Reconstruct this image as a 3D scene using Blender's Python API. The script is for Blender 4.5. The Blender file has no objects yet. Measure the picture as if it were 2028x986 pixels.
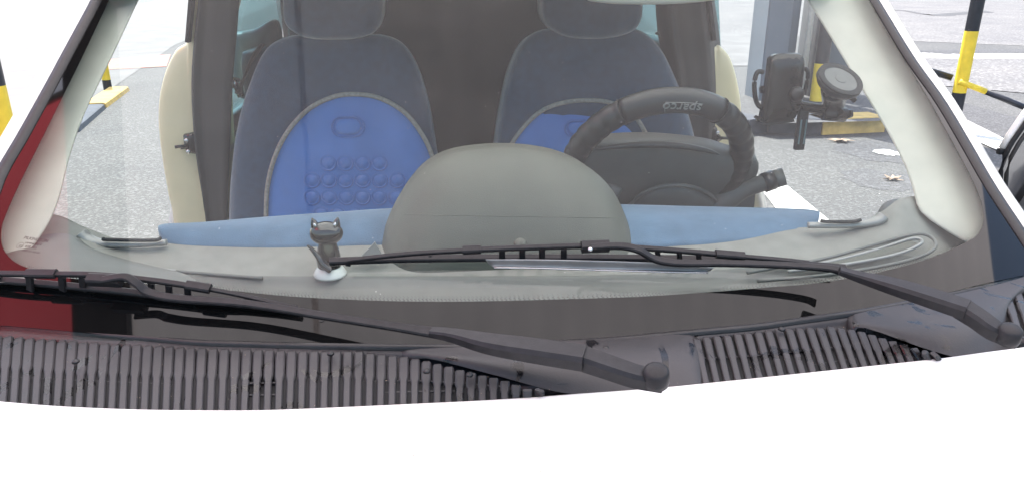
import bpy, bmesh, math, random
from math import sin, cos, tan, pi, radians, sqrt
from mathutils import Vector, Matrix
random.seed(4)
S = bpy.context.scene
COL = S.collection
# ------------------------------------------------------------------ camera
CP = Vector((-.1, 0, 1.5)); PITCH = radians(20.5); YAW = radians(5.5); FPX = 1523.0
FW = Vector((sin(YAW)*cos(PITCH), cos(YAW)*cos(PITCH), -sin(PITCH)))
RT = Vector((cos(YAW), -sin(YAW), 0)); UP = RT.cross(FW)
cd = bpy.data.cameras.new('camera'); cam = bpy.data.objects.new('camera', cd); COL.objects.link(cam)
cd.sensor_fit = 'HORIZONTAL'; cd.sensor_width = 36; cd.lens = FPX/2028*36; cd.clip_start = .02; cd.clip_end = 1500
cam.matrix_world = Matrix(((RT.x, UP.x, -FW.x, CP.x), (RT.y, UP.y, -FW.y, CP.y), (RT.z, UP.z, -FW.z, CP.z), (0, 0, 0, 1)))
S.camera = cam
# ------------------------------------------------------------------ light
SUN_EL, SUN_AZ = radians(58), radians(-22)      # azimuth measured from +Y towards +X
w = bpy.data.worlds.new('World'); S.world = w; w.use_nodes = True
wn = w.node_tree.nodes; wl = w.node_tree.links
sky = wn.new('ShaderNodeTexSky'); sky.sky_type = 'NISHITA'; sky.sun_disc = False
sky.sun_elevation = SUN_EL; sky.sun_rotation = SUN_AZ; sky.air_density = 1.2; sky.dust_density = 2.5
wl.new(sky.outputs[0], wn['Background'].inputs[0]); wn['Background'].inputs[1].default_value = .15
sd = bpy.data.lights.new('sun', 'SUN'); sd.energy = 4.2; sd.angle = radians(.6); sd.color = (1, .95, .88)
so = bpy.data.objects.new('sun', sd); COL.objects.link(so)
sv = Vector((sin(SUN_AZ)*cos(SUN_EL), cos(SUN_AZ)*cos(SUN_EL), sin(SUN_EL)))
so.rotation_euler = sv.to_track_quat('Z', 'Y').to_euler(); so.location = sv*30
vs = S.view_settings; vs.view_transform = 'Standard'; vs.look = 'None'; vs.gamma = 1; vs.exposure = 1.45
cy = S.cycles; cy.use_denoising = True; cy.max_bounces = 10; cy.diffuse_bounces = 4; cy.glossy_bounces = 4
cy.transparent_max_bounces = 24; cy.transmission_bounces = 6; cy.caustics_reflective = False; cy.caustics_refractive = False
# ------------------------------------------------------------------ unprojection (a pixel of the photo on a known real surface)
GZ, GT, GY, GK = 1.05, tan(radians(34)), .8544, .2      # windscreen: z = GZ + GT (y - GY - GK x^2)
def ray(px, py): return FW + RT*((px-1014)/FPX) - UP*((py-493)/FPX)
def Z(px, py, z=0.0): d = ray(px, py); return CP + d*((z-CP.z)/d.z)
def Y(px, py, y): d = ray(px, py); return CP + d*((y-CP.y)/d.y)
def X(px, py, x): d = ray(px, py); return CP + d*((x-CP.x)/d.x)
def gn(p): return Vector((2*GK*p.x*GT, -GT, 1)).normalized()
def G(px, py, h=0.0):
    """point h metres above the outer face of the windscreen"""
    d = ray(px, py); zb = GZ + h*1.206
    a = -GT*GK*d.x**2; b = GT*(d.y-2*GK*CP.x*d.x)-d.z; c = zb+GT*(CP.y-GY-GK*CP.x**2)-CP.z
    if abs(a) < 1e-9: t = -c/b
    else:
        D = sqrt(max(b*b-4*a*c, 0)); ts = [(-b+D)/(2*a), (-b-D)/(2*a)]; t = min(q for q in ts if q > 0)
    return CP + d*t
def gs(x, y, h=0.0): return Vector((x, y, GZ+h*1.206+GT*(y-GY-GK*x*x)))
def lerp(a, b, t): return a+(b-a)*t
def cr(pts, n):
    """Catmull-Rom resample of a list of Vectors or floats"""
    out = []; m = len(pts)-1
    for i in range(n):
        t = i/(n-1)*m; k = min(int(t), m-1); f = t-k
        p0, p1, p2, p3 = pts[max(k-1, 0)], pts[k], pts[k+1], pts[min(k+2, m)]
        out.append(0.5*(p1*2+(p2-p0)*f+(p0*2-p1*5+p2*4-p3)*f*f+(p1*3-p0-p2*3+p3)*f*f*f))
    return out
def pl(tab, x):
    """piecewise-linear table lookup"""
    if x <= tab[0][0]: return tab[0][1]
    for (a, b), (c, d) in zip(tab, tab[1:]):
        if x <= c: return b+(d-b)*(x-a)/(c-a)
    return tab[-1][1]
# ------------------------------------------------------------------ materials
MATS = {}
def mat(name, col, rough=.6, metal=0, var=.12, scale=40, bump=0, bscale=200, col2=None, spec=.5, sheen=0, coat=0, detail=4, rvar=.1):
    if name in MATS: return MATS[name]
    m = bpy.data.materials.new(name); m.use_nodes = True; MATS[name] = m
    n = m.node_tree.nodes; l = m.node_tree.links; b = n['Principled BSDF']
    tc = n.new('ShaderNodeTexCoord'); nz = n.new('ShaderNodeTexNoise'); nz.inputs['Scale'].default_value = scale; nz.inputs['Detail'].default_value = detail
    l.new(tc.outputs['Object'], nz.inputs['Vector'])
    rp = n.new('ShaderNodeValToRGB'); rp.color_ramp.elements[0].position = .3; rp.color_ramp.elements[1].position = .7
    c2 = col2 or tuple(min(1, c*(1+var)) for c in col); c1 = tuple(c*(1-var) for c in col) if not col2 else col
    rp.color_ramp.elements[0].color = (*c1, 1); rp.color_ramp.elements[1].color = (*c2, 1)
    l.new(nz.outputs['Fac'], rp.inputs['Fac']); l.new(rp.outputs['Color'], b.inputs['Base Color'])
    b.inputs['Metallic'].default_value = metal; b.inputs['Specular IOR Level'].default_value = spec
    mr = n.new('ShaderNodeMapRange'); mr.inputs['To Min'].default_value = max(.02, rough-rvar*rough); mr.inputs['To Max'].default_value = min(1, rough+rvar*rough)
    l.new(nz.outputs['Fac'], mr.inputs['Value']); l.new(mr.outputs[0], b.inputs['Roughness'])
    if sheen: b.inputs['Sheen Weight'].default_value = sheen; b.inputs['Sheen Roughness'].default_value = .4
    if coat: b.inputs['Coat Weight'].default_value = coat; b.inputs['Coat Roughness'].default_value = .05
    if bump:
        n2 = n.new('ShaderNodeTexNoise'); n2.inputs['Scale'].default_value = bscale; n2.inputs['Detail'].default_value = 3
        l.new(tc.outputs['Object'], n2.inputs['Vector'])
        bp = n.new('ShaderNodeBump'); bp.inputs['Strength'].default_value = bump; bp.inputs['Distance'].default_value = .002
        l.new(n2.outputs['Fac'], bp.inputs['Height']); l.new(bp.outputs[0], b.inputs['Normal'])
    return m
def thin_glass(name, tint, refl=1.0, dust=0.0):
    m = bpy.data.materials.new(name); m.use_nodes = True; MATS[name] = m; n = m.node_tree.nodes; l = m.node_tree.links; n.clear()
    out = n.new('ShaderNodeOutputMaterial'); mx = n.new('ShaderNodeMixShader'); tr = n.new('ShaderNodeBsdfTransparent'); gl = n.new('ShaderNodeBsdfGlossy')
    gl.inputs['Roughness'].default_value = .0; fr = n.new('ShaderNodeMath'); fr.operation = 'MULTIPLY_ADD'; fr.inputs[1].default_value = .957; fr.inputs[2].default_value = .043
    mu = n.new('ShaderNodeMath'); mu.operation = 'MULTIPLY'; mu.inputs[1].default_value = refl; mu.use_clamp = True
    geo = n.new('ShaderNodeNewGeometry'); dt = n.new('ShaderNodeVectorMath'); dt.operation = 'DOT_PRODUCT'; l.new(geo.outputs['Normal'], dt.inputs[0]); l.new(geo.outputs['Incoming'], dt.inputs[1])
    ab = n.new('ShaderNodeMath'); ab.operation = 'ABSOLUTE'; l.new(dt.outputs['Value'], ab.inputs[0]); iv = n.new('ShaderNodeMath'); iv.operation = 'SUBTRACT'; iv.inputs[0].default_value = 1; iv.use_clamp = True; l.new(ab.outputs[0], iv.inputs[1])
    pw = n.new('ShaderNodeMath'); pw.operation = 'POWER'; pw.inputs[1].default_value = 5; l.new(iv.outputs[0], pw.inputs[0]); l.new(pw.outputs[0], fr.inputs[0])
    tr.inputs['Color'].default_value = (*tint, 1); l.new(fr.outputs[0], mu.inputs[0]); l.new(mu.outputs[0], mx.inputs[0]); l.new(tr.outputs[0], mx.inputs[1]); l.new(gl.outputs[0], mx.inputs[2])
    last = mx
    if dust:
        df = n.new('ShaderNodeBsdfDiffuse'); df.inputs['Color'].default_value = (.55, .52, .47, 1); m2 = n.new('ShaderNodeMixShader')
        tc = n.new('ShaderNodeTexCoord'); nz = n.new('ShaderNodeTexNoise'); nz.inputs['Scale'].default_value = 6; nz.inputs['Detail'].default_value = 6; l.new(tc.outputs['Object'], nz.inputs['Vector'])
        mr = n.new('ShaderNodeMapRange'); mr.inputs['From Min'].default_value = .3; mr.inputs['From Max'].default_value = .7
        nz.inputs['Distortion'].default_value = .8; mr.inputs['From Min'].default_value = .45; mr.inputs['To Min'].default_value = dust*.5; mr.inputs['To Max'].default_value = dust*4; l.new(nz.outputs['Fac'], mr.inputs['Value'])
        l.new(mr.outputs[0], m2.inputs[0]); l.new(mx.outputs[0], m2.inputs[1]); l.new(df.outputs[0], m2.inputs[2]); last = m2
    l.new(last.outputs[0], out.inputs[0]); return m
def translucent(name, col, tcol, scale=1.2):
    m = bpy.data.materials.new(name); m.use_nodes = True; MATS[name] = m; n = m.node_tree.nodes; l = m.node_tree.links; n.clear()
    out = n.new('ShaderNodeOutputMaterial'); ad = n.new('ShaderNodeAddShader'); d = n.new('ShaderNodeBsdfDiffuse'); t = n.new('ShaderNodeBsdfTranslucent')
    tc = n.new('ShaderNodeTexCoord'); nz = n.new('ShaderNodeTexNoise'); nz.inputs['Scale'].default_value = scale; nz.inputs['Detail'].default_value = 6; l.new(tc.outputs['Object'], nz.inputs['Vector'])
    rp = n.new('ShaderNodeValToRGB'); rp.color_ramp.elements[0].position = .35; rp.color_ramp.elements[1].position = .7
    rp.color_ramp.elements[0].color = (*[c*.86 for c in tcol], 1); rp.color_ramp.elements[1].color = (*tcol, 1)
    l.new(nz.outputs['Fac'], rp.inputs[0]); l.new(rp.outputs[0], t.inputs[0]); d.inputs[0].default_value = (*col, 1)
    l.new(d.outputs[0], ad.inputs[0]); l.new(t.outputs[0], ad.inputs[1]); l.new(ad.outputs[0], out.inputs[0]); return m
def asphalt(name, base, light, sc=1.0):
    m = bpy.data.materials.new(name); m.use_nodes = True; MATS[name] = m; n = m.node_tree.nodes; l = m.node_tree.links; b = n['Principled BSDF']
    tc = n.new('ShaderNodeTexCoord')
    vo = n.new('ShaderNodeTexVoronoi'); vo.inputs['Scale'].default_value = 62*sc; l.new(tc.outputs['Object'], vo.inputs['Vector'])
    nz = n.new('ShaderNodeTexNoise'); nz.inputs['Scale'].default_value = 48*sc; nz.inputs['Detail'].default_value = 8; nz.inputs['Roughness'].default_value = .75; l.new(tc.outputs['Object'], nz.inputs['Vector'])
    big = n.new('ShaderNodeTexNoise'); big.inputs['Scale'].default_value = .9; big.inputs['Detail'].default_value = 5; l.new(tc.outputs['Object'], big.inputs['Vector'])
    r1 = n.new('ShaderNodeValToRGB'); r1.color_ramp.elements[0].position = .36; r1.color_ramp.elements[1].position = .66
    r1.color_ramp.elements[0].color = (*[c*.62 for c in base], 1); r1.color_ramp.elements[1].color = (*light, 1); l.new(nz.outputs['Fac'], r1.inputs[0])
    sp = n.new('ShaderNodeMath'); sp.operation = 'GREATER_THAN'; sp.inputs[1].default_value = .82
    sx = n.new('ShaderNodeSeparateColor'); l.new(vo.outputs['Color'], sx.inputs[0]); l.new(sx.outputs[0], sp.inputs[0])
    m1 = n.new('ShaderNodeMix'); m1.data_type = 'RGBA'; m1.inputs[7].default_value = (*[min(1, c*1.4) for c in light], 1); l.new(r1.outputs[0], m1.inputs[6])
    mm = n.new('ShaderNodeMath'); mm.operation = 'MULTIPLY'; mm.inputs[1].default_value = .55; l.new(sp.outputs[0], mm.inputs[0]); l.new(mm.outputs[0], m1.inputs[0])
    m3 = n.new('ShaderNodeMix'); m3.data_type = 'RGBA'; m3.blend_type = 'MULTIPLY'; m3.inputs[0].default_value = 1
    r2 = n.new('ShaderNodeValToRGB'); r2.color_ramp.elements[0].position = .3; r2.color_ramp.elements[1].position = .7; r2.color_ramp.elements[0].color = (.78, .78, .8, 1); r2.color_ramp.elements[1].color = (1.05, 1.04, 1.02, 1)
    l.new(big.outputs['Fac'], r2.inputs[0]); l.new(m1.outputs[2], m3.inputs[6]); l.new(r2.outputs[0], m3.inputs[7]); l.new(m3.outputs[2], b.inputs['Base Color'])
    bp = n.new('ShaderNodeBump'); bp.inputs['Strength'].default_value = .7; bp.inputs['Distance'].default_value = .006; l.new(nz.outputs['Fac'], bp.inputs['Height']); l.new(bp.outputs[0], b.inputs['Normal'])
    b.inputs['Roughness'].default_value = .85; return m

M_paint = mat('cream_paint', (.78, .75, .68), .22, var=.02, scale=2, coat=.6)
M_jamb = mat('cream_jamb_paint', (.74, .66, .43), .3, var=.05, scale=9, coat=.3)
M_bonnet = mat('white_paint', (.82, .80, .76), .25, var=.015, scale=3, coat=.5)
M_black = mat('black_plastic', (.02, .019, .02), .45, var=.25, scale=60, bump=.25, bscale=600)
M_wiper = mat('satin_black_metal', (.022, .0205, .022), .5, spec=.3, var=.25, scale=90, bump=.15, bscale=500)
M_rubber = mat('rubber', (.012, .012, .014), .7, var=.2)
M_cowl = mat('weathered_cowl_plastic', (.034, .032, .033), .5, spec=.4, var=.3, scale=14, bump=.12, bscale=420, col2=(.055, .051, .053), rvar=.3, detail=8)
def wet(m):
    n = m.node_tree.nodes; l = m.node_tree.links; b = n['Principled BSDF']; tc = n.new('ShaderNodeTexCoord')
    nz = n.new('ShaderNodeTexNoise'); nz.inputs['Scale'].default_value = 16; nz.inputs['Detail'].default_value = 5; nz.inputs['Distortion'].default_value = 1.5
    mp = n.new('ShaderNodeMapping'); mp.inputs['Scale'].default_value = (1, .55, 1); l.new(tc.outputs['Object'], mp.inputs[0]); l.new(mp.outputs[0], nz.inputs['Vector'])
    rp = n.new('ShaderNodeValToRGB'); rp.color_ramp.elements[0].position = .59; rp.color_ramp.elements[1].position = .63; l.new(nz.outputs['Fac'], rp.inputs[0])
    src = b.inputs['Base Color'].links[0].from_socket; mx = n.new('ShaderNodeMix'); mx.data_type = 'RGBA'; mx.inputs[7].default_value = (.007, .006, .007, 1)
    l.new(rp.outputs[0], mx.inputs[0]); l.new(src, mx.inputs[6]); l.new(mx.outputs[2], b.inputs['Base Color'])
    rs = b.inputs['Roughness'].links[0].from_socket; m2 = n.new('ShaderNodeMix'); m2.data_type = 'FLOAT'; m2.inputs[3].default_value = .22
    l.new(rp.outputs[0], m2.inputs[0]); l.new(rs, m2.inputs[2]); l.new(m2.outputs[0], b.inputs['Roughness'])
wet(M_cowl)
M_slot_shade = mat('slot_shade_black', (.006, .006, .007), .8, var=.2)
M_frit = mat('black_ceramic_band', (.006, .006, .006), .03, var=.1, spec=.33)
M_trim = mat('cream_pillar_trim', (.54, .51, .43), .75, var=.05, scale=20, bump=.2, bscale=700)
M_dash = mat('dash_plastic', (.17, .168, .152), .55, var=.08, scale=25, bump=.35, bscale=800)
M_dash2 = mat('dash_deck_plastic', (.255, .25, .222), .62, var=.1, scale=30, bump=.4, bscale=900)
M_hood = mat('binnacle_plastic', (.115, .114, .090), .5, var=.07, scale=22, bump=.3, bscale=900)
M_silver = mat('silver_ledge', (.34, .33, .31), .35, var=.05, metal=.2)
M_band = mat('blue_alcantara', (.105, .175, .26), .95, var=.14, scale=22, bump=.5, bscale=500, sheen=.4, detail=8)
M_seat = mat('navy_seat_fabric', (.025, .062, .115), .95, var=.18, scale=60, bump=.5, bscale=900, sheen=.9)
M_pad = mat('blue_massage_pad', (.085, .235, .62), .8, var=.08, scale=12, bump=.3, bscale=700, sheen=.2)
M_bump = mat('blue_bubble', (.07, .20, .55), .35, var=.08, scale=30)
M_pipe = mat('grey_piping', (.33, .31, .27), .8, var=.25, scale=220)
M_dark = mat('dark_trim', (.035, .034, .034), .65, var=.15, scale=18, bump=.2, bscale=500)
M_wheel = mat('steering_leather', (.022, .022, .022), .30, var=.15, scale=50, bump=.35, bscale=500)
M_hub = mat('hub_plastic', (.10, .10, .092), .5, var=.08, bump=.2, bscale=800)
M_letter = mat('embossed_grey', (.30, .30, .28), .5)
M_cat = mat('black_glaze', (.012, .011, .010), .06, var=.1, coat=1)
M_white = mat('white_ceramic', (.72, .72, .66), .2, var=.03)
M_gloss = mat('gloss_black_plastic', (.015, .015, .015), .22, var=.1)
M_chrome = mat('chrome', (.6, .6, .6), .15, metal=1)
M_yel = mat('yellow_paint', (.86, .62, .05), .5, var=.12, scale=12, bump=.2, bscale=90)
M_yelk = mat('yellow_kerb_paint', (.60, .40, .12), .8, var=.25, scale=9, bump=.5, bscale=60, detail=8)
M_blk = mat('black_paint', (.022, .024, .032), .35, var=.2, scale=20)
M_blkk = mat('black_kerb_paint', (.05, .055, .07), .7, var=.35, scale=10, bump=.5, bscale=60)
M_conc = mat('pale_concrete', (.15, .146, .145), .85, var=.2, scale=2.2, bump=.5, bscale=60, detail=9)
M_brick = mat('pink_paver', (.42, .20, .16), .85, var=.2, scale=12)
M_col = mat('grey_column_paint', (.12, .145, .175), .6, var=.1, scale=3, bump=.2, bscale=80)
M_cab = mat('grey_cabinet_paint', (.10, .105, .115), .55, var=.12, scale=6)
M_line = mat('white_road_paint', (.62, .61, .57), .75, var=.18, scale=26, bump=.5, bscale=90, detail=9)
M_leaf = mat('dry_leaf', (.36, .27, .20), .8, var=.3, scale=30)
M_puddle = mat('pale_paint_splash', (.62, .62, .60), .7, var=.15, scale=40)
M_steel = mat('painted_steel', (.30, .27, .23), .5, var=.1)
M_tint = mat('rear_shell_trim', (.05, .085, .11), .3, var=.2, scale=7)
M_asph = asphalt('asphalt', (.072, .072, .073), (.128, .128, .127))
M_patch = asphalt('dark_asphalt_patch', (.06, .06, .065), (.115, .115, .12))
M_far = asphalt('pale_road', (.13, .127, .127), (.205, .20, .20), .5)  # paler asphalt for the far road and strip
M_glass = thin_glass('windscreen_glass', (.84, .90, .89), .66, .004)
M_fglass = thin_glass('ceramic_band_glass', (.80, .87, .85), 1.0, .01)
M_sglass = thin_glass('side_glass', (.03, .03, .035), 2.5, .10)
M_canopy = translucent('canopy_sheet', (.12, .115, .11), (.76, .705, .69))
M_red = translucent('red_awning_cloth', (.12, .02, .022), (.78, .10, .12))
# ------------------------------------------------------------------ mesh helpers
def link(name, bm, m, parent=None, smooth=True, recalc=True):
    if recalc: bmesh.ops.recalc_face_normals(bm, faces=bm.faces)
    me = bpy.data.meshes.new(name); bm.to_mesh(me); bm.free(); me.materials.append(m)
    if smooth:
        for p in me.polygons: p.use_smooth = True
    o = bpy.data.objects.new(name, me); COL.objects.link(o)
    if parent: o.parent = parent
    return o
def tag(o, label=None, cat=None, group=None, kind=None):
    for k, v in (('label', label), ('category', cat), ('group', group), ('kind', kind)):
        if v: o[k] = v
    return o
def empty(name, loc=(0, 0, 0)):
    o = bpy.data.objects.new(name, None); o.location = loc; o.empty_display_size = .1; COL.objects.link(o); return o
def adopt(root):
    """keep the children where they are although the root stands at its own base"""
    for c in COL.objects:
        if c.parent == root: c.matrix_parent_inverse = Matrix.Translation(-root.location)
def sharp(o, ang=35):
    me = o.data
    me.polygons.foreach_set('use_smooth', [True]*len(me.polygons))
    bm = bmesh.new(); bm.from_mesh(me)
    for e in bm.edges:
        if len(e.link_faces) == 2 and e.calc_face_angle(0) > radians(ang): e.smooth = False
    bm.to_mesh(me); bm.free(); return o
def grid(bm, rows, closed=False):
    vv = [[bm.verts.new(p) for p in r] for r in rows]
    for a, b in zip(vv, vv[1:]):
        n = len(a)
        for i in range(n if closed else n-1):
            j = (i+1) % n
            bm.faces.new((a[i], a[j], b[j], b[i]))
    return vv
def sheet(name, rows, m, parent=None, nu=None, nv=None, thick=0, recalc=True):
    """smooth surface through rows of points"""
    if nu: rows = [cr(r, nu) for r in rows]
    if nv: cols = [cr(list(c), nv) for c in zip(*rows)]; rows = [list(r) for r in zip(*cols)]
    bm = bmesh.new(); grid(bm, rows); o = link(name, bm, m, parent)
    if o.data.polygons[0].normal.z < 0 and abs(o.data.polygons[0].normal.z) > .05: o.data.flip_normals()
    if thick:
        s = o.modifiers.new('solid', 'SOLIDIFY'); s.thickness = thick; s.offset = -1
    return o
def tube_bm(bm, path, r, seg=10, cap=True, flat=1.0, upv=Vector((0, 0, 1))):
    n = len(path); rr = r if isinstance(r, (list, tuple)) else [r]*n; rows = []
    for i, p in enumerate(path):
        t = (path[min(i+1, n-1)]-path[max(i-1, 0)]).normalized()
        s = t.cross(upv); s = s.normalized() if s.length > 1e-4 else Vector((1, 0, 0)); u = s.cross(t).normalized()
        rows.append([p+s*(cos(a)*rr[i])+u*(sin(a)*rr[i]*flat) for a in [2*pi*k/seg for k in range(seg)]])
    vv = grid(bm, rows, True)
    if cap: bm.faces.new(vv[0]); bm.faces.new(vv[-1][::-1])
def tube(name, path, r, m, parent=None, seg=10, n=None, flat=1.0, upv=Vector((0, 0, 1))):
    if n: path = cr(path, n)
    if n and isinstance(r, (list, tuple)): r = cr([float(q) for q in r], n)
    bm = bmesh.new(); tube_bm(bm, path, r, seg, True, flat, upv); return link(name, bm, m, parent)
def bar_bm(bm, path, w, h, upv):
    """bevelled rectangular section swept along a path; w across, h along upv (lists allowed); path runs along the underside centre"""
    n = len(path); W = w if isinstance(w, (list, tuple)) else [w]*n; H = h if isinstance(h, (list, tuple)) else [h]*n; rows = []
    for i, p in enumerate(path):
        t = (path[min(i+1, n-1)]-path[max(i-1, 0)]).normalized(); u = upv(p) if callable(upv) else upv
        s = t.cross(u).normalized(); u = s.cross(t).normalized(); a = W[i]/2; b = H[i]; c = min(a, b)*.3
        rows.append([p+s*x+u*y for x, y in ((-a, 0), (a, 0), (a, b-c), (a-c, b), (-a+c, b), (-a, b-c))])
    vv = grid(bm, rows, True); bm.faces.new(vv[0]); bm.faces.new(vv[-1][::-1])
def bar(name, path, w, h, m, parent=None, upv=gn, n=None):
    if n:
        path = cr(path, n)
        if isinstance(w, (list, tuple)): w = cr([float(q) for q in w], n)
        if isinstance(h, (list, tuple)): h = cr([float(q) for q in h], n)
    bm = bmesh.new(); bar_bm(bm, path, w, h, upv); return sharp(link(name, bm, m, parent), 40)
def lathe_bm(bm, prof, o=Vector(), ax=Vector((0, 0, 1)), seg=24, sx=1.0, ref=Vector((1, 0, 0)), cap=True):
    ax = ax.normalized(); s = (ref-ax*ref.dot(ax)).normalized(); u = ax.cross(s); rows = []
    for r, h in prof: rows.append([o+ax*h+s*(cos(a)*r*sx)+u*(sin(a)*r) for a in [2*pi*k/seg for k in range(seg)]])
    vv = grid(bm, rows, True)
    if cap and prof[0][0] > 1e-6: bm.faces.new(vv[0])
    if cap and prof[-1][0] > 1e-6: bm.faces.new(vv[-1][::-1])
    bmesh.ops.remove_doubles(bm, verts=bm.verts, dist=1e-6)
def lathe(name, prof, o, ax, m, parent=None, seg=24, sx=1.0, ref=Vector((1, 0, 0)), sh=None, cap=True):
    bm = bmesh.new(); lathe_bm(bm, prof, o, ax, seg, sx, ref, cap); ob = link(name, bm, m, parent)
    if sh: sharp(ob, sh)
    return ob
def pillow(name, outline, depth, m, parent=None, bulge=.02, rings=7, n=None, edge=.25, c=None):
    """soft or moulded body: outline of the near face, pushed back by depth, face bulging towards the camera"""
    if n: outline = cr(outline+[outline[0]], n+1)[:-1]
    cen = c or sum(outline, Vector())/len(outline); back = depth.normalized()
    bm = bmesh.new(); rows = [[p+depth for p in outline]]; L = depth.length
    rows.append([p+depth*edge for p in outline])
    for k in range(rings):
        t = (k+1)/rings; a = t*pi/2; sc = cos(a)*.999+.001 if t < 1 else .001
        sc = lerp(1, 0, 1-cos(a)) if False else cos(a)
        rows.append([cen+(p-cen)*max(sc**.55, .02)+back*(depth.length*edge*(1-sin(a)**.7)-bulge*sin(a)**.7) for p in outline])
    vv = grid(bm, rows, True); bm.faces.new(vv[-1]); bm.faces.new(vv[0][::-1])
    return link(name, bm, m, parent)
def box_bm(bm, c, s, rot=None, bev=0):
    M = Matrix.Translation(c) @ (rot.to_4x4() if rot else Matrix()) @ Matrix.Diagonal((*s, 1))
    r = bmesh.ops.create_cube(bm, size=1, matrix=M)
    if bev: bmesh.ops.bevel(bm, geom=list({e for v in r['verts'] for e in v.link_edges}), offset=bev, segments=2, affect='EDGES', profile=.6)
def box(name, c, s, m, parent=None, rot=None, bev=0):
    bm = bmesh.new(); box_bm(bm, Vector(c), s, rot, bev); return sharp(link(name, bm, m, parent), 40)
def poly(name, pts, m, parent=None, kind='structure'):
    """flat sheet on the ground"""
    bm = bmesh.new(); f = bm.faces.new([bm.verts.new(p) for p in pts]); bm.normal_update()
    if f.normal.z < 0: f.normal_flip()
    o = link(name, bm, m, parent, smooth=False, recalc=False)
    if kind and not parent: o['kind'] = kind
    return o
def prism(name, pts, vec, m, parent=None, sh=True, bev=0):
    bm = bmesh.new(); a = [bm.verts.new(p) for p in pts]; b = [bm.verts.new(p+vec) for p in pts]; n = len(pts)
    bm.faces.new(a); bm.faces.new(b[::-1])
    for i in range(n): bm.faces.new((a[i], b[i], b[(i+1) % n], a[(i+1) % n]))
    bmesh.ops.recalc_face_normals(bm, faces=bm.faces)
    if bev: bmesh.ops.bevel(bm, geom=list(bm.edges), offset=bev, segments=2, affect='EDGES')
    return sharp(link(name, bm, m, parent), 30)
def text(name, s, size, o, right, up, m, parent=None, ext=.0003, align='LEFT'):
    cu = bpy.data.curves.new(name, 'FONT'); cu.body = s; cu.size = size; cu.extrude = ext; cu.align_x = align; cu.materials.append(m)
    ob = bpy.data.objects.new(name, cu); right = right.normalized(); nn = right.cross(up).normalized(); up = nn.cross(right)
    mw = Matrix(((right.x, up.x, nn.x, o.x), (right.y, up.y, nn.y, o.y), (right.z, up.z, nn.z, o.z), (0, 0, 0, 1)))
    dg = bpy.context.evaluated_depsgraph_get(); COL.objects.link(ob); dg.update()
    me = bpy.data.meshes.new_from_object(ob.evaluated_get(dg)); COL.objects.unlink(ob); bpy.data.objects.remove(ob)
    me.transform(mw); o2 = bpy.data.objects.new(name, me); COL.objects.link(o2)
    if parent: o2.parent = parent
    return o2
V = Vector
# ================================================================== GROUND AND SURROUNDINGS
bm = bmesh.new(); bm.faces.new([bm.verts.new(p) for p in ((-400, -400, 0), (400, -400, 0), (400, 400, 0), (-400, 400, 0))])
tag(link('ground', bm, M_asph, smooth=False), kind='structure')
def zz(lst, z): return [Z(a, b, z) for a, b in lst]
# pale pavement on the left beyond the kerb line
a, b, c = Z(150, 262), Z(335, 88), Z(345, -20)
poly('pavement', [Z(-700, 600, .004) + V((-6, 0, 0)), Z(60, 330, .004), Z(200, 190, .004), Z(345, 90, .004), Z(560, 2, .004), Z(640, -40, .004), Z(-500, -55, .004), V((-60, 6, .004))], M_conc)
poly('paver_strip', zz([(180, 140), (330, 132), (338, 108), (215, 118)], .008), M_brick)
# far road on the right
poly('far_road', zz([(1300, 62), (2300, 62+40), (2900, -30), (1200, -50)], .004), M_far)
poly('concrete_apron', zz([(1200, 130), (1520, 131), (1520, 66), (1200, 63)], .008), M_conc)
poly('pale_strip', zz([(1640, 150), (2200, 200), (2200, 118), (1640, 112)], .008), M_far)
poly('white_edge_line', zz([(1640, 114), (2250, 119), (2250, 109), (1640, 104)], .012), M_line)
poly('dark_slanted_patch', zz([(1900, 202), (2100, 258), (2100, 330), (1890, 233)], .008), M_patch)  # slanted darker patch on the asphalt
poly('diagonal_road_line', zz([(1870, 222), (1890, 226), (2040, 300), (2020, 318), (1860, 245)], .012), M_line)
poly('parking_line', zz([(1490, 352), (1540, 352), (1720, 500), (1620, 520)], .006), M_line)
# cracks: raised broken asphalt lips along the far road
for pts in ([(1755, 22), (1800, 25), (1850, 32), (1900, 30), (1960, 26)], [(1810, 106), (1870, 108), (1940, 106), (2028, 104), (2060, 104)]):
    ps = [Z(x, y+random.uniform(-2, 2), .006) for x, y in pts]
    ps = cr(ps, 30); bm = bmesh.new()
    rows = [[p + V((0, -random.uniform(.1, .35), 0)) for p in ps], [p + V((0, random.uniform(0, .25), .02)) for p in ps], [p+V((0, .5, .004)) for p in ps]]
    grid(bm, rows); tag(link('road_crack', bm, M_patch), kind='structure')
def kerb(name, line, z, width, m, label):
    """kerb stones following the foot line, top set back"""
    root = empty(name, line[0]); n = len(line)
    for i in range(n-1):
        a, b = line[i], line[i+1]; t = (b-a).normalized(); s = V((-t.y, t.x, 0))
        if s.y < 0: s = -s
        if abs(t.y) > abs(t.x): s = V((-abs(t.y), t.x*(1 if t.y > 0 else -1), 0)).normalized()
        a2 = a+t*.004; b2 = b-t*.004
        pts = [a2, a2+V((0, 0, z*.8))+s*.01, a2+V((0, 0, z))+s*.035, a2+V((0, 0, z))+s*width, a2+s*width]
        prism('kerb_stone', pts, b2-a2, m, root)
    adopt(root); tag(root, label, 'kerb')
kerb('kerb', [Z(1628, 268), Z(1752, 262)], .14, .28, M_yelk, 'short yellow painted kerb stone with a dry leaf lying in front of it')
kerb('kerb', [Z(1395, 225), Z(1440, 243), Z(1520, 263), Z(1626, 268)], .14, .3, M_blkk, 'black painted kerb running left from the grey column behind the phone holder')
kerb('kerb', [Z(212, 214), Z(257, 180)], .055, .22, M_yelk, 'yellow painted kerb piece at the foot of the short striped post')
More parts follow.
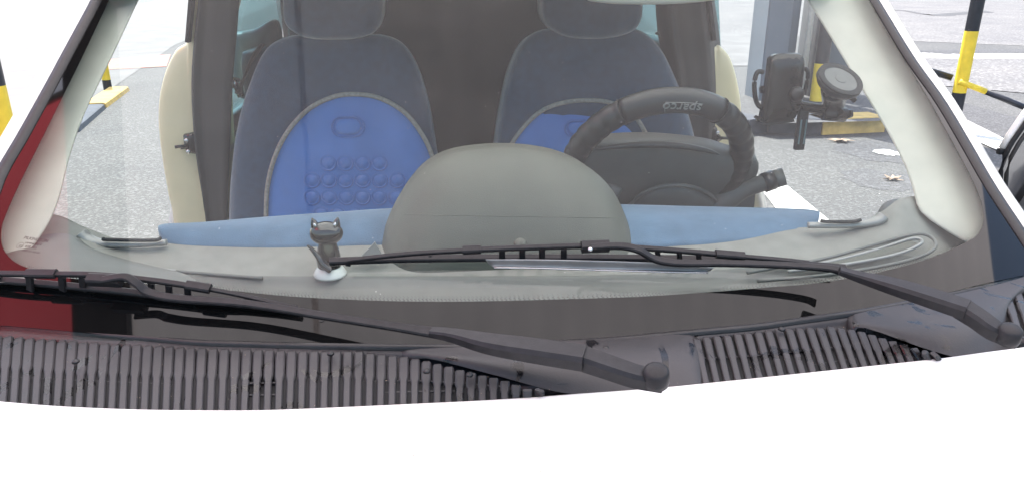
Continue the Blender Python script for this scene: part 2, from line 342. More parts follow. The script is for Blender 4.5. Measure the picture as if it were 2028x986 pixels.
kerb('kerb', [Z(158, 262), Z(210, 216)], .055, .22, mat('worn_grey_kerb', (.07, .08, .10), .8, var=.3, scale=9), 'grey unpainted kerb piece seen just inside the left pillar trim')
poly('island_paving', [Z(1400, 222, .132), Z(1530, 245, .132), Z(1740, 240, .132), Z(1830, 215, .132), Z(1760, 150, .132), Z(1500, 160, .132)], M_patch)
def post(cx, cy, r, bands, label, caps=False, group='black and yellow striped posts'):
    root = empty('striped_post', (cx, cy, 0))
    for (z0, z1, m) in bands:
        lathe('band', [(r, z0), (r, z1)], V((cx, cy, 0)), V((0, 0, 1)), m, root, 24, sh=40)
    adopt(root); tag(root, label, 'post'); return root
# tall post at the right with its rails
pb = Z(1884, 262)
def zat(px, py, y):  return Y(px, py, y).z
y0 = pb.y; r0 = .058
zy1, zy0 = zat(1914, 62, y0), zat(1888, 184, y0)
post(pb.x, pb.y, r0, [(0, zy0, M_blk), (zy0, zy1, M_yel), (zy1, zy1+.42, M_blk), (zy1+.42, zy1+.8, M_yel)], 'tall yellow and black striped post on the right with a rail leaving it')
ra, rb, rc = Y(1900, 162, y0-.04), Y(1952, 182, y0-.1), Y(2120, 250, y0-.3)
rr = empty('guard_rail', tuple(ra)); tube('yellow_section', [ra, rb], .027, M_yel, rr, 14); tube('black_section', [rb, rc], .027, M_blk, rr, 14); adopt(rr)
tag(rr, 'thin round rail, yellow then black, running right from the tall striped post', 'rail')
ra, rb = Y(1886, 155, y0+.06), Y(1780, 122, y0+.35)
rr = empty('guard_rail', tuple(ra)); tube('black_section', [ra, rb], .03, M_blk, rr, 14); adopt(rr)
tag(rr, 'short black rail between the windscreen pillar and the tall striped post', 'rail')
# posts at the left
pl_ = Z(214, 178); post(pl_.x, pl_.y, .05, [(0, .12, M_blk), (.12, .42, M_yel), (.42, .75, M_blk)], 'short yellow post with black foot standing behind the left yellow kerb')
pq = Z(20, 420); yq = pq.y
post(Y(-17, 170, pq.y).x, pq.y, .075, [(0, zat(10, 170, yq), M_yel), (zat(10, 170, yq), zat(10, 108, yq), M_blk), (zat(10, 108, yq), 1.25, M_yel)], 'thick striped post at the far left edge beside the bonnet')
# grey column, white pipe, cabinet and striped post behind the phone holder
cb = Z(1500, 225)
root = empty('concrete_column', (cb.x, cb.y, 0)); yc = cb.y
c0 = V((Y(1530, 0, yc).x, yc, 0)); wc = Y(1563, 0, yc).x-c0.x
def rbar(name, x0, x1, ya, yb, z0, z1, m, par, bev=.01): return box(name, ((x0+x1)/2, (ya+yb)/2, (z0+z1)/2), (abs(x1-x0), abs(yb-ya), z1-z0), m, par, bev=bev)
xl = lerp(Y(1530, 0, yc).x, Y(1500, 180, yc).x, .5)
bm = bmesh.new(); A = [V((xl, yc, 0)), V((xl+.24, yc-.02, 0)), V((xl+.50, yc+.35, 0)), V((xl+.25, yc+.6, 0)), V((xl, yc+.4, 0))]
bm.free(); prism('shaft', A, V((0, 0, 4.4)), M_col, root, bev=.012)
adopt(root); tag(root, 'thick blue grey column standing behind the phone holder', 'column')
px_ = Y(1598, 100, yc-.12); tag(tube('downpipe', [V((px_.x, yc-.12, .13)), V((px_.x, yc-.12, 3.9))], .028, mat('white_pipe', (.5, .5, .48), .5), seg=14), 'slim white vertical pipe beside the grey column', 'pipe')
q = Y(1640, 100, yc+.15); root = empty('utility_cabinet', (q.x+.2, yc+.4, .13))
rbar('cabinet_body', q.x-.12, q.x+.36, yc+.22, yc+.6, .13, 1.6, M_cab, root); rbar('door_panel', q.x-.09, q.x+.33, yc+.205, yc+.22, .18, 1.55, M_col, root, .004)
adopt(root); tag(root, 'dark grey cabinet behind the striped post next to the suction cup', 'cabinet')
q2 = Y(1624, 150, yc-.05); post(q2.x, yc-.05, .07, [(.13, zat(1610, 125, yc), M_yel), (zat(1610, 125, yc), zat(1640, 10, yc), M_blk)], 'black post with yellow foot standing right of the grey column')
q3a, q3b, q3c = Y(1640, 60, yc-.06), Y(1660, 68, yc-.06), Y(1720, 92, yc-.06)
rr = empty('guard_rail', tuple(q3a)); tube('grey_section', [q3a, q3b], .028, M_silver, rr, 12); tube('yellow_section', [q3b, q3c], .028, M_yel, rr, 12); adopt(rr)
tag(rr, 'yellow rail end seen just left of the right pillar trim', 'rail')
# leaves and splashes on the asphalt
def leaf(px, py, size, label, rz):
    c = Z(px, py, .004); bm = bmesh.new(); pts = []
    for i in range(14):
        a = 2*pi*i/14; r = size*((1.0, .45)[i % 2]*random.uniform(.8, 1.1)); pts.append(c+V((cos(a+rz)*r, sin(a+rz)*r*.8, random.uniform(.004, .03))))
    cv = bm.verts.new(c+V((0, 0, .012))); vv = [bm.verts.new(p) for p in pts]
    for i in range(14): bm.faces.new((cv, vv[i], vv[(i+1) % 14]))
    o = link('dry_leaf', bm, M_leaf, smooth=False); s = o.modifiers.new('s', 'SOLIDIFY'); s.thickness = .002
    tag(o, label, 'leaf')
leaf(1665, 281, .12, 'dry brown leaf on the asphalt in front of the yellow kerb', .3)
leaf(1768, 357, .075, 'small pale dry leaf on the asphalt beside the right pillar trim', 1.2)
def splash(name, px, py, rx, ry, m, z, n=26, j=.12, lab=None):
    c = Z(px, py, z); pts = []
    for i in range(n):
        a = 2*pi*i/n; k = 1+random.uniform(-j, j); pts.append(c+V((cos(a)*rx*k, sin(a)*ry*k, 0)))
    o = poly(name, pts, m)
splash('dark_stain', 1740, 300, .33, .42, M_patch, .002); splash('dark_stain', 1745, 356, .26, .3, M_patch, .002)
splash('pale_paint_splash', 1757, 302, .095, .11, M_puddle, .008, j=.2)
# translucent canopy over the front of the car (seen only as the veil in the windscreen)
root = empty('canopy', (1.1, 1, 0))
bm = bmesh.new(); nx = 90
rows = [[V((lerp(-2.45, 4.7, i/nx), yy, 4.2+.015*sin(i*2.1))) for i in range(nx+1)] for yy in (-1.5, 0, 1.5, 3.4)]
grid(bm, rows); link('roof_sheet', bm, M_canopy, root)
for yy in (-1.45, 3.35): box('beam', (1.12, yy, 4.10), (7.1, .08, .16), M_steel, root)
sheet('added_line_strip', [[V((-1.12+x, y, 4.175)) for x in (0, .045)] for y in (-1.4, 3.3)], translucent('added_line_sheet', (.3, .29, .28), (.72, .66, .63)), root)  # unseen strip added to put a faint line in the windscreen reflection
for xx in (-2.42, 4.62):
    for yy in (-1.45, 3.35): lathe('post', [(.05, 0), (.05, 4.02)], V((xx, yy, 0)), V((0, 0, 1)), M_steel, root, 16, sh=40)
tag(root, 'cream translucent canopy on steel posts high above the bonnet', 'canopy')
box('added_dark_slab', (-2.68, .95, 4.2), (.44, 4.9, .10), M_dark, root)  # unseen dark slab, added to darken the glass reflection beside the canopy
adopt(root)
root = empty('awning', (-3.9, 1, 0))
sheet('cloth', [[V((x, y, 4.2-.04*sin((x+4.8)/1.9*pi))) for x in (-4.9, -4.4, -3.9, -3.4, -2.93)] for y in (-.6, .9, 2.45)], M_red, root)
for yy in (-.6, 2.45): box('rail', (-3.9, yy, 4.17), (2.0, .04, .04), M_steel, root)
for yy in (-.6, 2.45): lathe('post', [(.035, 0), (.035, 4.15)], V((-4.88, yy, 0)), V((0, 0, 1)), M_steel, root, 12, sh=40)
adopt(root); tag(root, 'red cloth awning high up left of the canopy, mirrored in the windscreen corner', 'awning')
# ================================================================== THE CAR
CAR = empty('parked_car', (0, 2, 0)); tag(CAR, 'cream white hatchback seen through its windscreen, blue fabric interior and doors open', 'car')
# ---- bonnet
HE = [(-270, 762), (-140, 778), (-50, 790), (0, 795), (100, 803), (200, 808), (300, 811), (400, 812), (500, 812), (600, 809), (800, 800), (1000, 790), (1150, 779), (1300, 768), (1500, 748), (1700, 727), (1850, 711), (1950, 698), (2028, 688), (2120, 672), (2260, 648)]
edge = [Z(x, y, 1.04) for x, y in HE]
rows = [[p+V((0, .010, -.022)) for p in edge], [p+V((0, .004, -.008)) for p in edge], list(edge)]
rows.append([p+V((0, -.008, .003)) for p in edge])
for dy in (.03, .1, .2, .32, .46, .60, .72, .80):
    rows.append([V((p.x*(1-.03*dy), lerp(p.y, .77, min(1, dy*1.1))-dy, 1.043-.07*dy-.22*dy*dy-.05*(p.x/.7)**4*(.4+dy))) for p in edge])
sheet('bonnet', rows, M_bonnet, CAR, nu=60, nv=44, thick=.004)
bm = bmesh.new()
for x, y in ((380, 890), (820, 908), (833, 957), (1410, 878), (1070, 940)):
    p = Z(x, y, 1.031); bm.faces.new([bm.verts.new(p+V((cos(a)*.0011*random.uniform(.5, 1.3), sin(a)*.0011, .0045))) for a in [2*pi*j/6 for j in range(6)]])
link('paint_speck', bm, M_leaf, CAR, smooth=False)['kind'] = 'stuff'
# front corner, wings and bumper (below and behind the camera's view, but there from the side)
for s in (-1, 1):
    w_rows = []
    for (yy, zt) in ((1.02, 1.03), (.8, 1.01), (.5, .97), (.2, .90), (0, .80), (-.06, .62)):
        w_rows.append([V((s*x, yy, z)) for x, z in ((.79, zt-.03), (.82, zt-.06), (.84, zt-.14), (.85, zt-.28), (.84, .30))])
    sheet('wing', w_rows, M_bonnet, CAR, nu=14, nv=18, thick=.004)
sheet('bumper', [[V((x, -.05-.10*(1-(x/.8)**4)*k, z)) for x in (-.8, -.6, -.3, 0, .3, .6, .8)] for k, z in ((.6, .84), (.9, .7), (1, .5), (.9, .28))], M_bonnet, CAR, nu=24, nv=10, thick=.006)
for s in (-1, 1):
    for yy in (.42, 2.75):
        wh = lathe('wheel', [(.0, -.02), (.16, -.03), (.175, -.01), (.19, -.04), (.26, -.09), (.285, -.06), (.285, .08), (.26, .09)], V((s*.72, yy, .285)), V((s*-1, 0, 0)), M_rubber, CAR, 32)
# ---- body sides, roof, pillars outside
GE = [(-20, 655), (-40, 560), (-30, 470), (0, 360), (50, 270), (105, 170), (150, 85), (190, 10), (240, -90)]       # left glass edge in the photo
GER = [(2060, 530), (2028, 478), (1960, 375), (1905, 280), (1857, 200), (1800, 120), (1745, 30), (1727, 0), (1665, -100)]
def pillar(pts, s, nm):
    e = [G(x, y, .0) for x, y in pts]
    seal = [[p+gn(p)*h+V((s*dx, dy, 0)) for p in e] for dx, dy, h in ((-.008, 0, .001), (-.006, 0, .005), (.0, 0, .007), (.009, .0, .005), (.012, 0, -.004))]
    sheet('windscreen_seal', seal, M_black, CAR, nu=30)
    pr = [[p+V((s*dx, dy, dz)) for p in e] for dx, dy, dz in ((.010, 0, .000), (.018, .006, .010), (.030, .016, .010), (.045, .03, .004), (.058, .05, -.014), (.060, .065, -.035), (.04, .07, -.05))]
    sheet('windscreen_pillar', pr, M_bonnet, CAR, nu=30, nv=14)
pillar(GE, -1, 'l'); pillar(GER, 1, 'r')
sheet('roof', [[V((x, y, z-.035*(x/.7)**2)) for x in (-.70, -.5, 0, .5, .70)] for y, z in ((1.52, 1.515), (1.7, 1.54), (2.3, 1.555), (2.9, 1.53), (3.25, 1.46))], M_bonnet, CAR, nu=16, nv=16, thick=.03)
sheet('tailgate', [[V((x, y, z)) for x in (-.72, -.4, 0, .4, .72)] for y, z in ((3.26, 1.40), (3.40, 1.0), (3.42, .7), (3.38, .3))], M_bonnet, CAR, nu=12, nv=12, thick=.03)
box('floor', (0, 1.9, .27), (1.5, 3.0, .04), M_dark, CAR)
for s in (-1, 1): box('sill', (s*.77, 1.5, .32), (.1, 1.2, .14), M_bonnet, CAR, bev=.02)
# ---- cowl panel
CT = [(-160, 632), (-60, 634), (0, 638), (200, 656), (400, 672), (600, 678), (850, 682), (1000, 680), (1200, 668), (1500, 640), (1707, 611), (1876, 579), (2028, 541), (2120, 515)]
def hedge(x): return pl(HE, x)
xs = [-150, -60, 0, 100, 200, 300, 400, 500, 600, 700, 800, 900, 1000, 1100, 1200, 1300, 1400, 1500, 1600, 1700, 1800, 1900, 1980, 2060, 2110]
cl_rows = []
def inr(x): return x < 1085 or 1368 < x < 1900 or x > 1990
RT_L = [(-100, 658), (0, 664), (100, 671), (250, 680), (400, 686), (600, 692), (700, 693), (790, 703), (850, 716), (930, 735), (1000, 752), (1085, 776)]
RT_R = [(1368, 668), (1450, 660), (1550, 650), (1640, 645), (1690, 652), (1760, 672), (1830, 694), (1900, 712)]
def ribtop(x):
    if x < 1090: return pl(RT_L, x)
    if 1360 < x < 1905: return pl(RT_R, x)
    return pl([(1985, 575), (2060, 565)], x) if x > 1980 else hedge(x)
for f in (-.10, 0, .12, .3, .55, .8, 1.05, 1.2):
    r = []
    for x in xs:
        yt, yb = pl(CT, x)+1, hedge(x); yy = lerp(yt, yb, f); z = 1.053-.008*max(0, f)
        if f < 0: z = 1.045
        if f > .25 and inr(x): z -= .008+.008*(f-.3)
        if f > 1: z = 1.022
        r.append(Z(x, yy, z))
    cl_rows.append(r)
cowl = sheet('cowl_panel', cl_rows, M_cowl, CAR, nu=140, nv=36)
# lip under the glass
sheet('cowl_lip', [[Z(x, pl(CT, x)+d, z) for x in xs] for d, z in ((-1.5, 1.052), (0, 1.0575), (4, 1.0585), (8, 1.056), (12, 1.0535))], M_black, CAR, nu=120)
def rib(xt, yt, xb, yb, w, z0, z1, k=0):
    n = 6; path = [Z(lerp(xt, xb, t), lerp(yt, yb, t), lerp(z0, z1, t)) for t in (0, .05, .2, .44, .50, 1)]
    ww = [w*.85, w*(1.04+.10*k), w*(1.04+.12*k), w*(1.0+.12*k), w*.82, w*.78]; hh = [.003, .0055, .0063, .0068, .007, .007]
    bm = bmesh.new(); bar_bm(bm, [p+V((0, 0, -.0035)) for p in path], ww, hh, V((0, -.15, 1)))
    return link('rib', bm, M_cowl, cowl, smooth=False)
def slot(xt, yt, xb, yb, w, z0, z1):
    path = [Z(lerp(xt, xb, t), lerp(yt, yb, t), lerp(z0, z1, t)) for t in (0, .5, 1)]
    bm = bmesh.new(); bar_bm(bm, path, w, .0012, V((0, -.15, 1))); return bm
slots = bmesh.new()
def add_bm(dst, src):
    me = bpy.data.meshes.new('t'); src.to_mesh(me); src.free(); dst.from_mesh(me); bpy.data.meshes.remove(me)
x = -75.0; k = 0
while x < 1080:
    yt = ribtop(x)+random.uniform(-1, 1); yb = hedge(x)+14; lean = lerp(-9, -1, max(0, min(1, x/900)))
    if yb-yt > 26: rib(x+6, yt, x+6+lean*(yb-yt)/140, yb-6, .0100, 1.0525, 1.034, 1 if yb-yt > 70 else 0)
    gx = x+17; gt = max(ribtop(gx)+8, lerp(pl(CT, gx), hedge(gx), .50)) if gx < 900 else lerp(ribtop(gx), hedge(gx), .45)
    if 180 < 0 or (490 < gx < 560): gt = ribtop(gx)+10
    if hedge(gx)-gt > 12: add_bm(slots, slot(gx+lean*(gt-ribtop(gx))/140, gt, gx+lean, hedge(gx)+4, .0068, 1.0440, 1.0335))
    x += 21.3+.9*(k > 20); k += 1
x = 1372.0
while x < 1900:
    yt = ribtop(x)+random.uniform(-1, 1); yb = hedge(x)+14; L = yb-yt
    if L > 22: rib(x+6, yt, x+6+L*lerp(.20, .42, (x-1372)/520), yb-6, .0096, 1.0535, 1.034)
    gx = x+17; L2 = hedge(gx)-ribtop(gx)
    if L2 > 18: add_bm(slots, slot(gx+L2*.03, ribtop(gx)+7, gx+(L2+12)*lerp(.20, .42, (x-1372)/520), hedge(gx)+4, .0066, 1.0470, 1.0335))
    x += 20.4
for i in range(4):
    rib(1992+i*21, 582-i*6, 2020+i*21, 672-i*6, .011, 1.056, 1.050)
    add_bm(slots, slot(2002+i*21, 590-i*6, 2030+i*21, 672-i*6, .006, 1.0515, 1.046))
so_ = link('slot_shade', slots, M_slot_shade, cowl, smooth=False); so_['kind'] = 'stuff'  # black strips stand in for the shade down in the open slots
for (pts) in ([(-90, 742), (200, 757), (400, 762), (700, 757), (850, 757), (1000, 768)], [(-90, 770), (200, 782), (400, 786), (700, 780), (900, 776)],
              [(1375, 712), (1500, 706), (1650, 690), (1730, 680)], [(1378, 748), (1500, 738), (1700, 712), (1790, 705)]):
    bar('cross_bar', [Z(a, b, lerp(1.0555, 1.037, (b-ribtop(min(a,1890)))/(hedge(a)-ribtop(min(a,1890))))-.0045) for a, b in pts], .003, .0025, M_cowl, cowl, upv=V((0, 0, 1)), n=24)
# clips, grit and dry bits lying on the cowl
for x, y in ((150, 716), (655, 700), (845, 735), (930, 742), (1548, 652), (1200, 690)):
    c = Z(x, y, 1.059); lathe('cowl_clip', [(0, .003), (.0035, .0022), (.0045, 0)], c, V((0, -.2, 1)), M_black, cowl, 12)
bm = bmesh.new()
for i in range(70):
    x = random.uniform(-40, 1980); y = random.uniform(pl(CT, x)+14, hedge(x)-4); c = Z(x, y, 1.0565-.014*(y-pl(CT, x))/(hedge(x)-pl(CT, x))); r = random.uniform(.0003, .0007); a0 = random.uniform(0, 6)
    bm.faces.new([bm.verts.new(c+V((cos(a0+a)*r*random.uniform(.4, 1.6), sin(a0+a)*r, 0))) for a in [2*pi*j/5 for j in range(5)]])
link('grit', bm, M_leaf, cowl, smooth=False)['kind'] = 'stuff'
# smooth raised ramp beside each wiper pivot
def ramp(pts, zs, m=M_cowl):
    rows = [[Z(x, y, z) for (x, y), z in zip(r, zz_)] for r, zz_ in zip(pts, zs)]; rows = [[r[0]+V((-.01, 0, -.014))]+r+[r[-1]+V((.012, 0, -.016))] for r in rows]; return sheet('wiper_ramp', rows, m, cowl, nu=24, nv=12)
ramp([[(800, 690), (930, 684), (1100, 676), (1250, 668), (1370, 658)], [(820, 700), (950, 712), (1100, 722), (1250, 722), (1372, 715)], [(840, 708), (980, 742), (1120, 778), (1250, 785), (1380, 785)]],
     [(1.054, 1.058, 1.060, 1.060, 1.054), (1.055, 1.060, 1.060, 1.057, 1.052), (1.053, 1.050, 1.040, 1.034, 1.032)])
ramp([[(1690, 622), (1800, 600), (1900, 580), (2000, 556), (2090, 530)], [(1700, 640), (1820, 650), (1920, 645), (1985, 620), (2000, 600)], [(1710, 648), (1840, 692), (1920, 710), (1990, 700), (2010, 690)]],
     [(1.056, 1.060, 1.062, 1.062, 1.062), (1.056, 1.060, 1.060, 1.058, 1.056), (1.054, 1.048, 1.038, 1.031, 1.031)])
# ---- windscreen
rows = []
nu, nv = 40, 24
def edge_l(t): return cr([G(*p) for p in GE], 25)[min(24, int(t*24))]
EL = cr([G(*p) for p in GE], nv); ER = cr([G(*p) for p in GER], nv)
for i in range(nv):
    a, b = EL[i], ER[i]; r = []
    for j in range(nu):
        t = j/(nu-1); x = lerp(a.x, b.x, t); y = lerp(a.y, b.y, t)
        yb0 = GY+GK*x*x; tt = (lerp(a.z, b.z, t)-GZ)/GT
        r.append(gs(x, yb0+tt))
    rows.append(r)
# extend the sheet down to the cowl
low = [gs(lerp(EL[0].x, ER[0].x, j/(nu-1)), GY+GK*lerp(EL[0].x, ER[0].x, j/(nu-1))**2-.012) for j in range(nu)]
ws = sheet('windscreen', [low]+rows[1:], M_glass, CAR, recalc=True)
# ceramic band: everything between the glass edge and this inner outline
FI = [(1700, -60), (1737, 30), (1786, 110), (1835, 190), (1880, 270), (1915, 335), (1940, 390), (1948, 430), (1942, 455), (1925, 473), (1880, 495), (1830, 515), (1760, 534), (1690, 549), (1600, 562), (1500, 570), (1400, 578), (1240, 588), (1000, 595), (800, 596), (600, 588), (440, 573), (300, 562), (200, 555), (120, 548), (60, 532), (25, 515), (5, 488), (3, 455), (14, 420), (45, 352), (80, 282), (118, 205), (160, 120), (205, 25), (245, -60)]
FO = [(1692, -60), (1745, 30), (1800, 115), (1850, 190), (1897, 270), (1945, 350), (1980, 405), (2010, 450), (2040, 500), (2060, 535), (2010, 548), (1940, 563), (1850, 586), (1760, 603), (1640, 624), (1530, 638), (1420, 650), (1240, 668), (1000, 686), (800, 688), (600, 686), (440, 680), (300, 670), (200, 662), (100, 652), (20, 645), (-30, 635), (-60, 560), (-50, 500), (-30, 460), (-5, 372), (45, 280), (98, 185), (145, 95), (185, 15), (222, -60)]
inner = cr([G(x, y, .0008) for x, y in FI], 260); outer = cr([G(x, y, .0008) for x, y in FO], 260)
bm = bmesh.new(); grid(bm, [[(lambda p: gs(p.x, p.y, .0008))(lerp(a, b, k/9)) for a, b in zip(inner, outer)] for k in range(10)])
fr = link('ceramic_band', bm, M_frit, ws)
# dotted fade along the inner outline
bm = bmesh.new()
fine = cr([G(x, y, .0009) for x, y in FI], 900); cen0 = G(1000, 300, -.0042)
acc = 0; n_r = 0
for i in range(1, len(fine)-1):
    p, q = fine[i], fine[i+1]; acc += (q-p).length
    if acc < .0030: continue
    acc = 0; t = (q-p).normalized(); nn = gn(p); inw = nn.cross(t).normalized()
    if inw.dot(cen0-p) < 0: inw = -inw
    n_r += 1
    for k, rad in enumerate((.0008, .0007, .0005, .0004)):
        c = p+inw*(.0012+k*.0022)+t*(.0015*(k % 2)); s = inw
        bm.faces.new([bm.verts.new(c+(t*cos(a)+s*sin(a))*rad) for a in [2*pi*j/6 for j in range(6)]])
dots = link('ceramic_dots', bm, M_frit, ws, smooth=False); dots['kind'] = 'stuff'
# etched maker's mark low on the left
M_etch = mat('etched_mark', (.03, .025, .025), .6)
def gt(s, size, px, py, nm='glass_mark'):
    p = G(px, py, -.002); q = G(px+40, py+6, -.002); text(nm, s, size, p, q-p, gn(p).cross(q-p), M_etch, ws, .0001)
gt('PILKINGTON', .0068, 46, 473); gt('LAMINATED II', .0042, 49, 482); gt('43R-001', .0058, 48, 490); gt('DOT 211 M2 AS1', .0038, 44, 497)
c_ = G(40, 486, -.002); n_ = gn(c_); t_ = (G(60, 488, -.002)-c_).normalized(); b_ = n_.cross(t_)
bm = bmesh.new(); grid(bm, [[c_+(t_*cos(a)+b_*sin(a))*r for a in [2*pi*i/28 for i in range(28)]] for r in (.0052, .0047)], True); link('mark_ring', bm, M_etch, ws)
gt('E3', .0058, 36, 489)
# dust specks and small chips on the glass
bm = bmesh.new()
for i in range(70):
    p = G(random.uniform(60, 1940), random.uniform(20, 660), .0006); t1 = V((1, 0, 0)); nn = gn(p); s1 = nn.cross(t1).normalized(); r = random.uniform(.0003, .0008)
    bm.faces.new([bm.verts.new(p+(t1*cos(a)+s1*sin(a))*r*random.uniform(.5, 1.2)) for a in [2*pi*j/6 for j in range(6)]])
d_ = link('dust_speck', bm, M_line, ws, smooth=False); d_['kind'] = 'stuff'
# washer ring mark
lathe('washer_mark', [(.0042, 0), (.0042, .001), (.003, .001), (.003, 0)], G(637, 632, .0005), gn(G(637, 632)), M_cowl, ws, 20)
# ---- wipers
def wiper(rub, spine, armpts, base, cap, claws, spoiler=None, arm_h=(.02, .02)):
    root = empty('wiper', tuple(G(*cap))); root.parent = CAR
    R_ = cr([G(x, y, .002) for x, y in rub], 40)
    bm = bmesh.new(); bar_bm(bm, R_, .0022, .007, gn); sharp(link('rubber_edge', bm, M_rubber, root))
    R2 = [p+gn(p)*.0065 for p in R_]
    bar('rubber_holder', R2, .0095, .0050, M_wiper, root)
    Sp = [G(x, y, h) for x, y, h in spine]
    for a, b, w, h, n in claws['bars']:
        seg = cr(Sp, 60); i0, i1 = int(a*59), int(b*59); bar('yoke', seg[i0:i1+1], w, h, M_wiper, root)
    for (xa, ya, ha, xb, yb, hb, w) in claws['links']:
        bar('claw', [G(xa, ya, ha), G(xb, yb, hb)], w, .004, M_wiper, root, upv=V((0, -1, .6)))
    armpts = [(a, b, c, d*1.15) for a, b, c, d in armpts]; n = len(armpts); ap = [G(x, y, h) for x, y, h, _ in armpts]
    bar('rod', ap, [q[3] for q in armpts], .0055, M_wiper, root, n=46)
    return root
def arm(root, pts, ws_, hs):
    """sheet metal arm between rod and pivot"""
    bar('arm', pts, ws_, hs, M_wiper, root, upv=V((0, -.25, 1)), n=30)
# right hand (driver side) wiper
rw = wiper([(655, 524), (800, 519), (1000, 517), (1200, 517), (1400, 520), (1560, 528), (1668, 536)],
           [(690, 517, 0.0170), (800, 505, 0.0246), (912, 498, 0.0306), (1050, 492, 0.0340), (1180, 489, 0.0340), (1300, 495, 0.0323), (1420, 505, 0.0306), (1560, 517, 0.0246), (1666, 530, 0.0170)],
           [(1170, 492, 0.0442, .0075), (1225, 489, 0.0476, .0085), (1262, 496, 0.0459, .009), (1295, 514, 0.0340, .009), (1340, 522, 0.0306, .0085), (1440, 523, 0.0306, .008), (1560, 527, 0.0340, .008), (1640, 533, 0.0374, .0085), (1668, 540, 0.0391, .011)],
           None, (1995, 660), {'bars': [(0, .255, .006, .0045, 0), (.255, .305, .011, .007, 0), (.305, .75, .0068, .005, 0), (.75, .80, .011, .007, 0), (.80, .93, .0065, .004, 0), (.93, 1, .0045, .003, 0)],
                               'links': [(x, 491, 0.0306, x, 515, .006, .008) for x in (994, 1034, 1073, 1116)]+[(x, 496, 0.0306, x+1, 517, .006, .007) for x in (1301, 1344, 1382)]+[(690, 517, .009, 690, 524, .004, .007), (852, 505, .012, 853, 519, .005, .005), (1575, 520, .012, 1575, 529, .005, .006)]})
lathe('joint_pin', [(.0, .006), (.003, .0055), (.0035, 0)], G(1168, 494, .048), V((0, -1, .3)), M_chrome, rw, 12)
bar('joint_block', [G(1150, 493, .032), G(1205, 491, .032)], .014, .011, M_wiper, rw)
# spoiler strip
sp_t = [G(x, y, h) for x, y, h in ((962, 513, 0.0256), (1050, 513, 0.0288), (1160, 515, 0.0304), (1260, 518, 0.0288), (1350, 522, 0.0272), (1412, 530, 0.0224))]
sp_b = [G(x, y, h) for x, y, h in ((978, 529, 0.0160), (1060, 530, 0.0160), (1160, 533, 0.0160), (1260, 536, 0.0160), (1340, 538, 0.0160), (1400, 539, 0.0160))]
mid = [lerp(a, b, .5)+V((0, .004, -.003)) for a, b in zip(sp_t, sp_b)]
lipb = [p+V((0, -.004, .001)) for p in sp_b]
spo = sheet('spoiler', [sp_t, mid, sp_b, lipb], mat('spoiler_satin', (.34, .33, .32), .3, metal=.35), rw, nu=30, nv=10, thick=.0012)
tube('spoiler_lip', lipb, .0012, mat('bright_lip', (.55, .52, .5), .25, metal=.8), rw, 8, 30)
arm(rw, [Z(1660, 539, 1.117), Z(1700, 553, 1.110), Z(1760, 571, 1.107), Z(1830, 594, 1.103), Z(1912, 622, 1.098)], [.012, .015, .024, .028, .028], [.007, .010, .013, .015, .016])
arm(rw, [Z(1900, 620, 1.096), Z(1935, 642, 1.090), Z(1965, 664, 1.082), Z(2002, 678, 1.074)], [.027, .026, .024, .022], [.018, .017, .017, .014])
lathe('pivot_cap', [(.0, .014), (.009, .0135), (.0125, .011), (.0135, 0), (.0135, -.006)], Z(1997, 665, 1.088), V((-.1, -.35, 1)), M_wiper, rw, 24)
lathe('hinge_rivet', [(.0, .003), (.004, .002), (.0045, 0)], G(1912, 632, .026), V((.2, -1, .2)), M_wiper, rw, 12)
# left hand (passenger side) wiper
lw = wiper([(-120, 548), (0, 560), (120, 570), (250, 583), (400, 600), (590, 618)],
           [(-100, 540, 0.0217), (0, 543, 0.0279), (110, 544, 0.0310), (200, 546, 0.0326), (300, 556, 0.0310), (370, 566, 0.0295), (420, 574, 0.0279), (490, 588, 0.0202), (590, 612, 0.0124)],
           [(205, 556, 0.0434, .0085), (248, 550, 0.0450, .009), (272, 562, 0.0403, .0095), (295, 580, 0.0310, .0095), (350, 592, 0.0279, .009), (490, 603, 0.0279, .0085), (650, 628, 0.0310, .0085), (780, 648, 0.0357, .009), (862, 660, 0.0372, .012)],
           None, (1298, 740), {'bars': [(0, .19, .0075, .005, 0), (.19, .255, .012, .007, 0), (.255, .64, .0072, .005, 0), (.64, .76, .012, .007, 0), (.76, 1, .0055, .0038, 0)],
                               'links': [(x, 545, 0.0295, x+2, 572, .006, .010) for x in (60, 124, 165)]+[(x, y, 0.0279, x+2, y+26, .006, .008) for x, y in ((300, 558), (335, 563), (372, 568))]+[(0, 545, .016, 1, 560, .006, .006), (490, 590, .010, 490, 606, .005, .006)]})
bar('joint_block', [G(180, 557, .030), G(245, 560, .030)], .014, .012, M_wiper, lw)
arm(lw, [Z(856, 661, 1.088), Z(900, 670, 1.089), Z(970, 687, 1.09), Z(1060, 702, 1.09), Z(1158, 718, 1.089)], [.013, .016, .025, .029, .029], [.008, .011, .014, .016, .017])
arm(lw, [Z(1146, 716, 1.087), Z(1200, 734, 1.083), Z(1255, 753, 1.076), Z(1306, 764, 1.068)], [.027, .026, .024, .022], [.018, .017, .017, .014])
lathe('pivot_cap', [(.0, .014), (.010, .0135), (.0135, .011), (.0145, 0), (.0145, -.006)], Z(1299, 748, 1.083), V((-.1, -.35, 1)), M_wiper, lw, 24)
lathe('hinge_rivet', [(.0, .003), (.005, .002), (.0055, 0)], G(1162, 715, .026), V((.1, -1, .2)), M_wiper, lw, 12)
for r_ in (rw, lw):
    for c in list(COL.objects):
        if c.parent == r_: c.matrix_parent_inverse = Matrix.Translation(-r_.location)
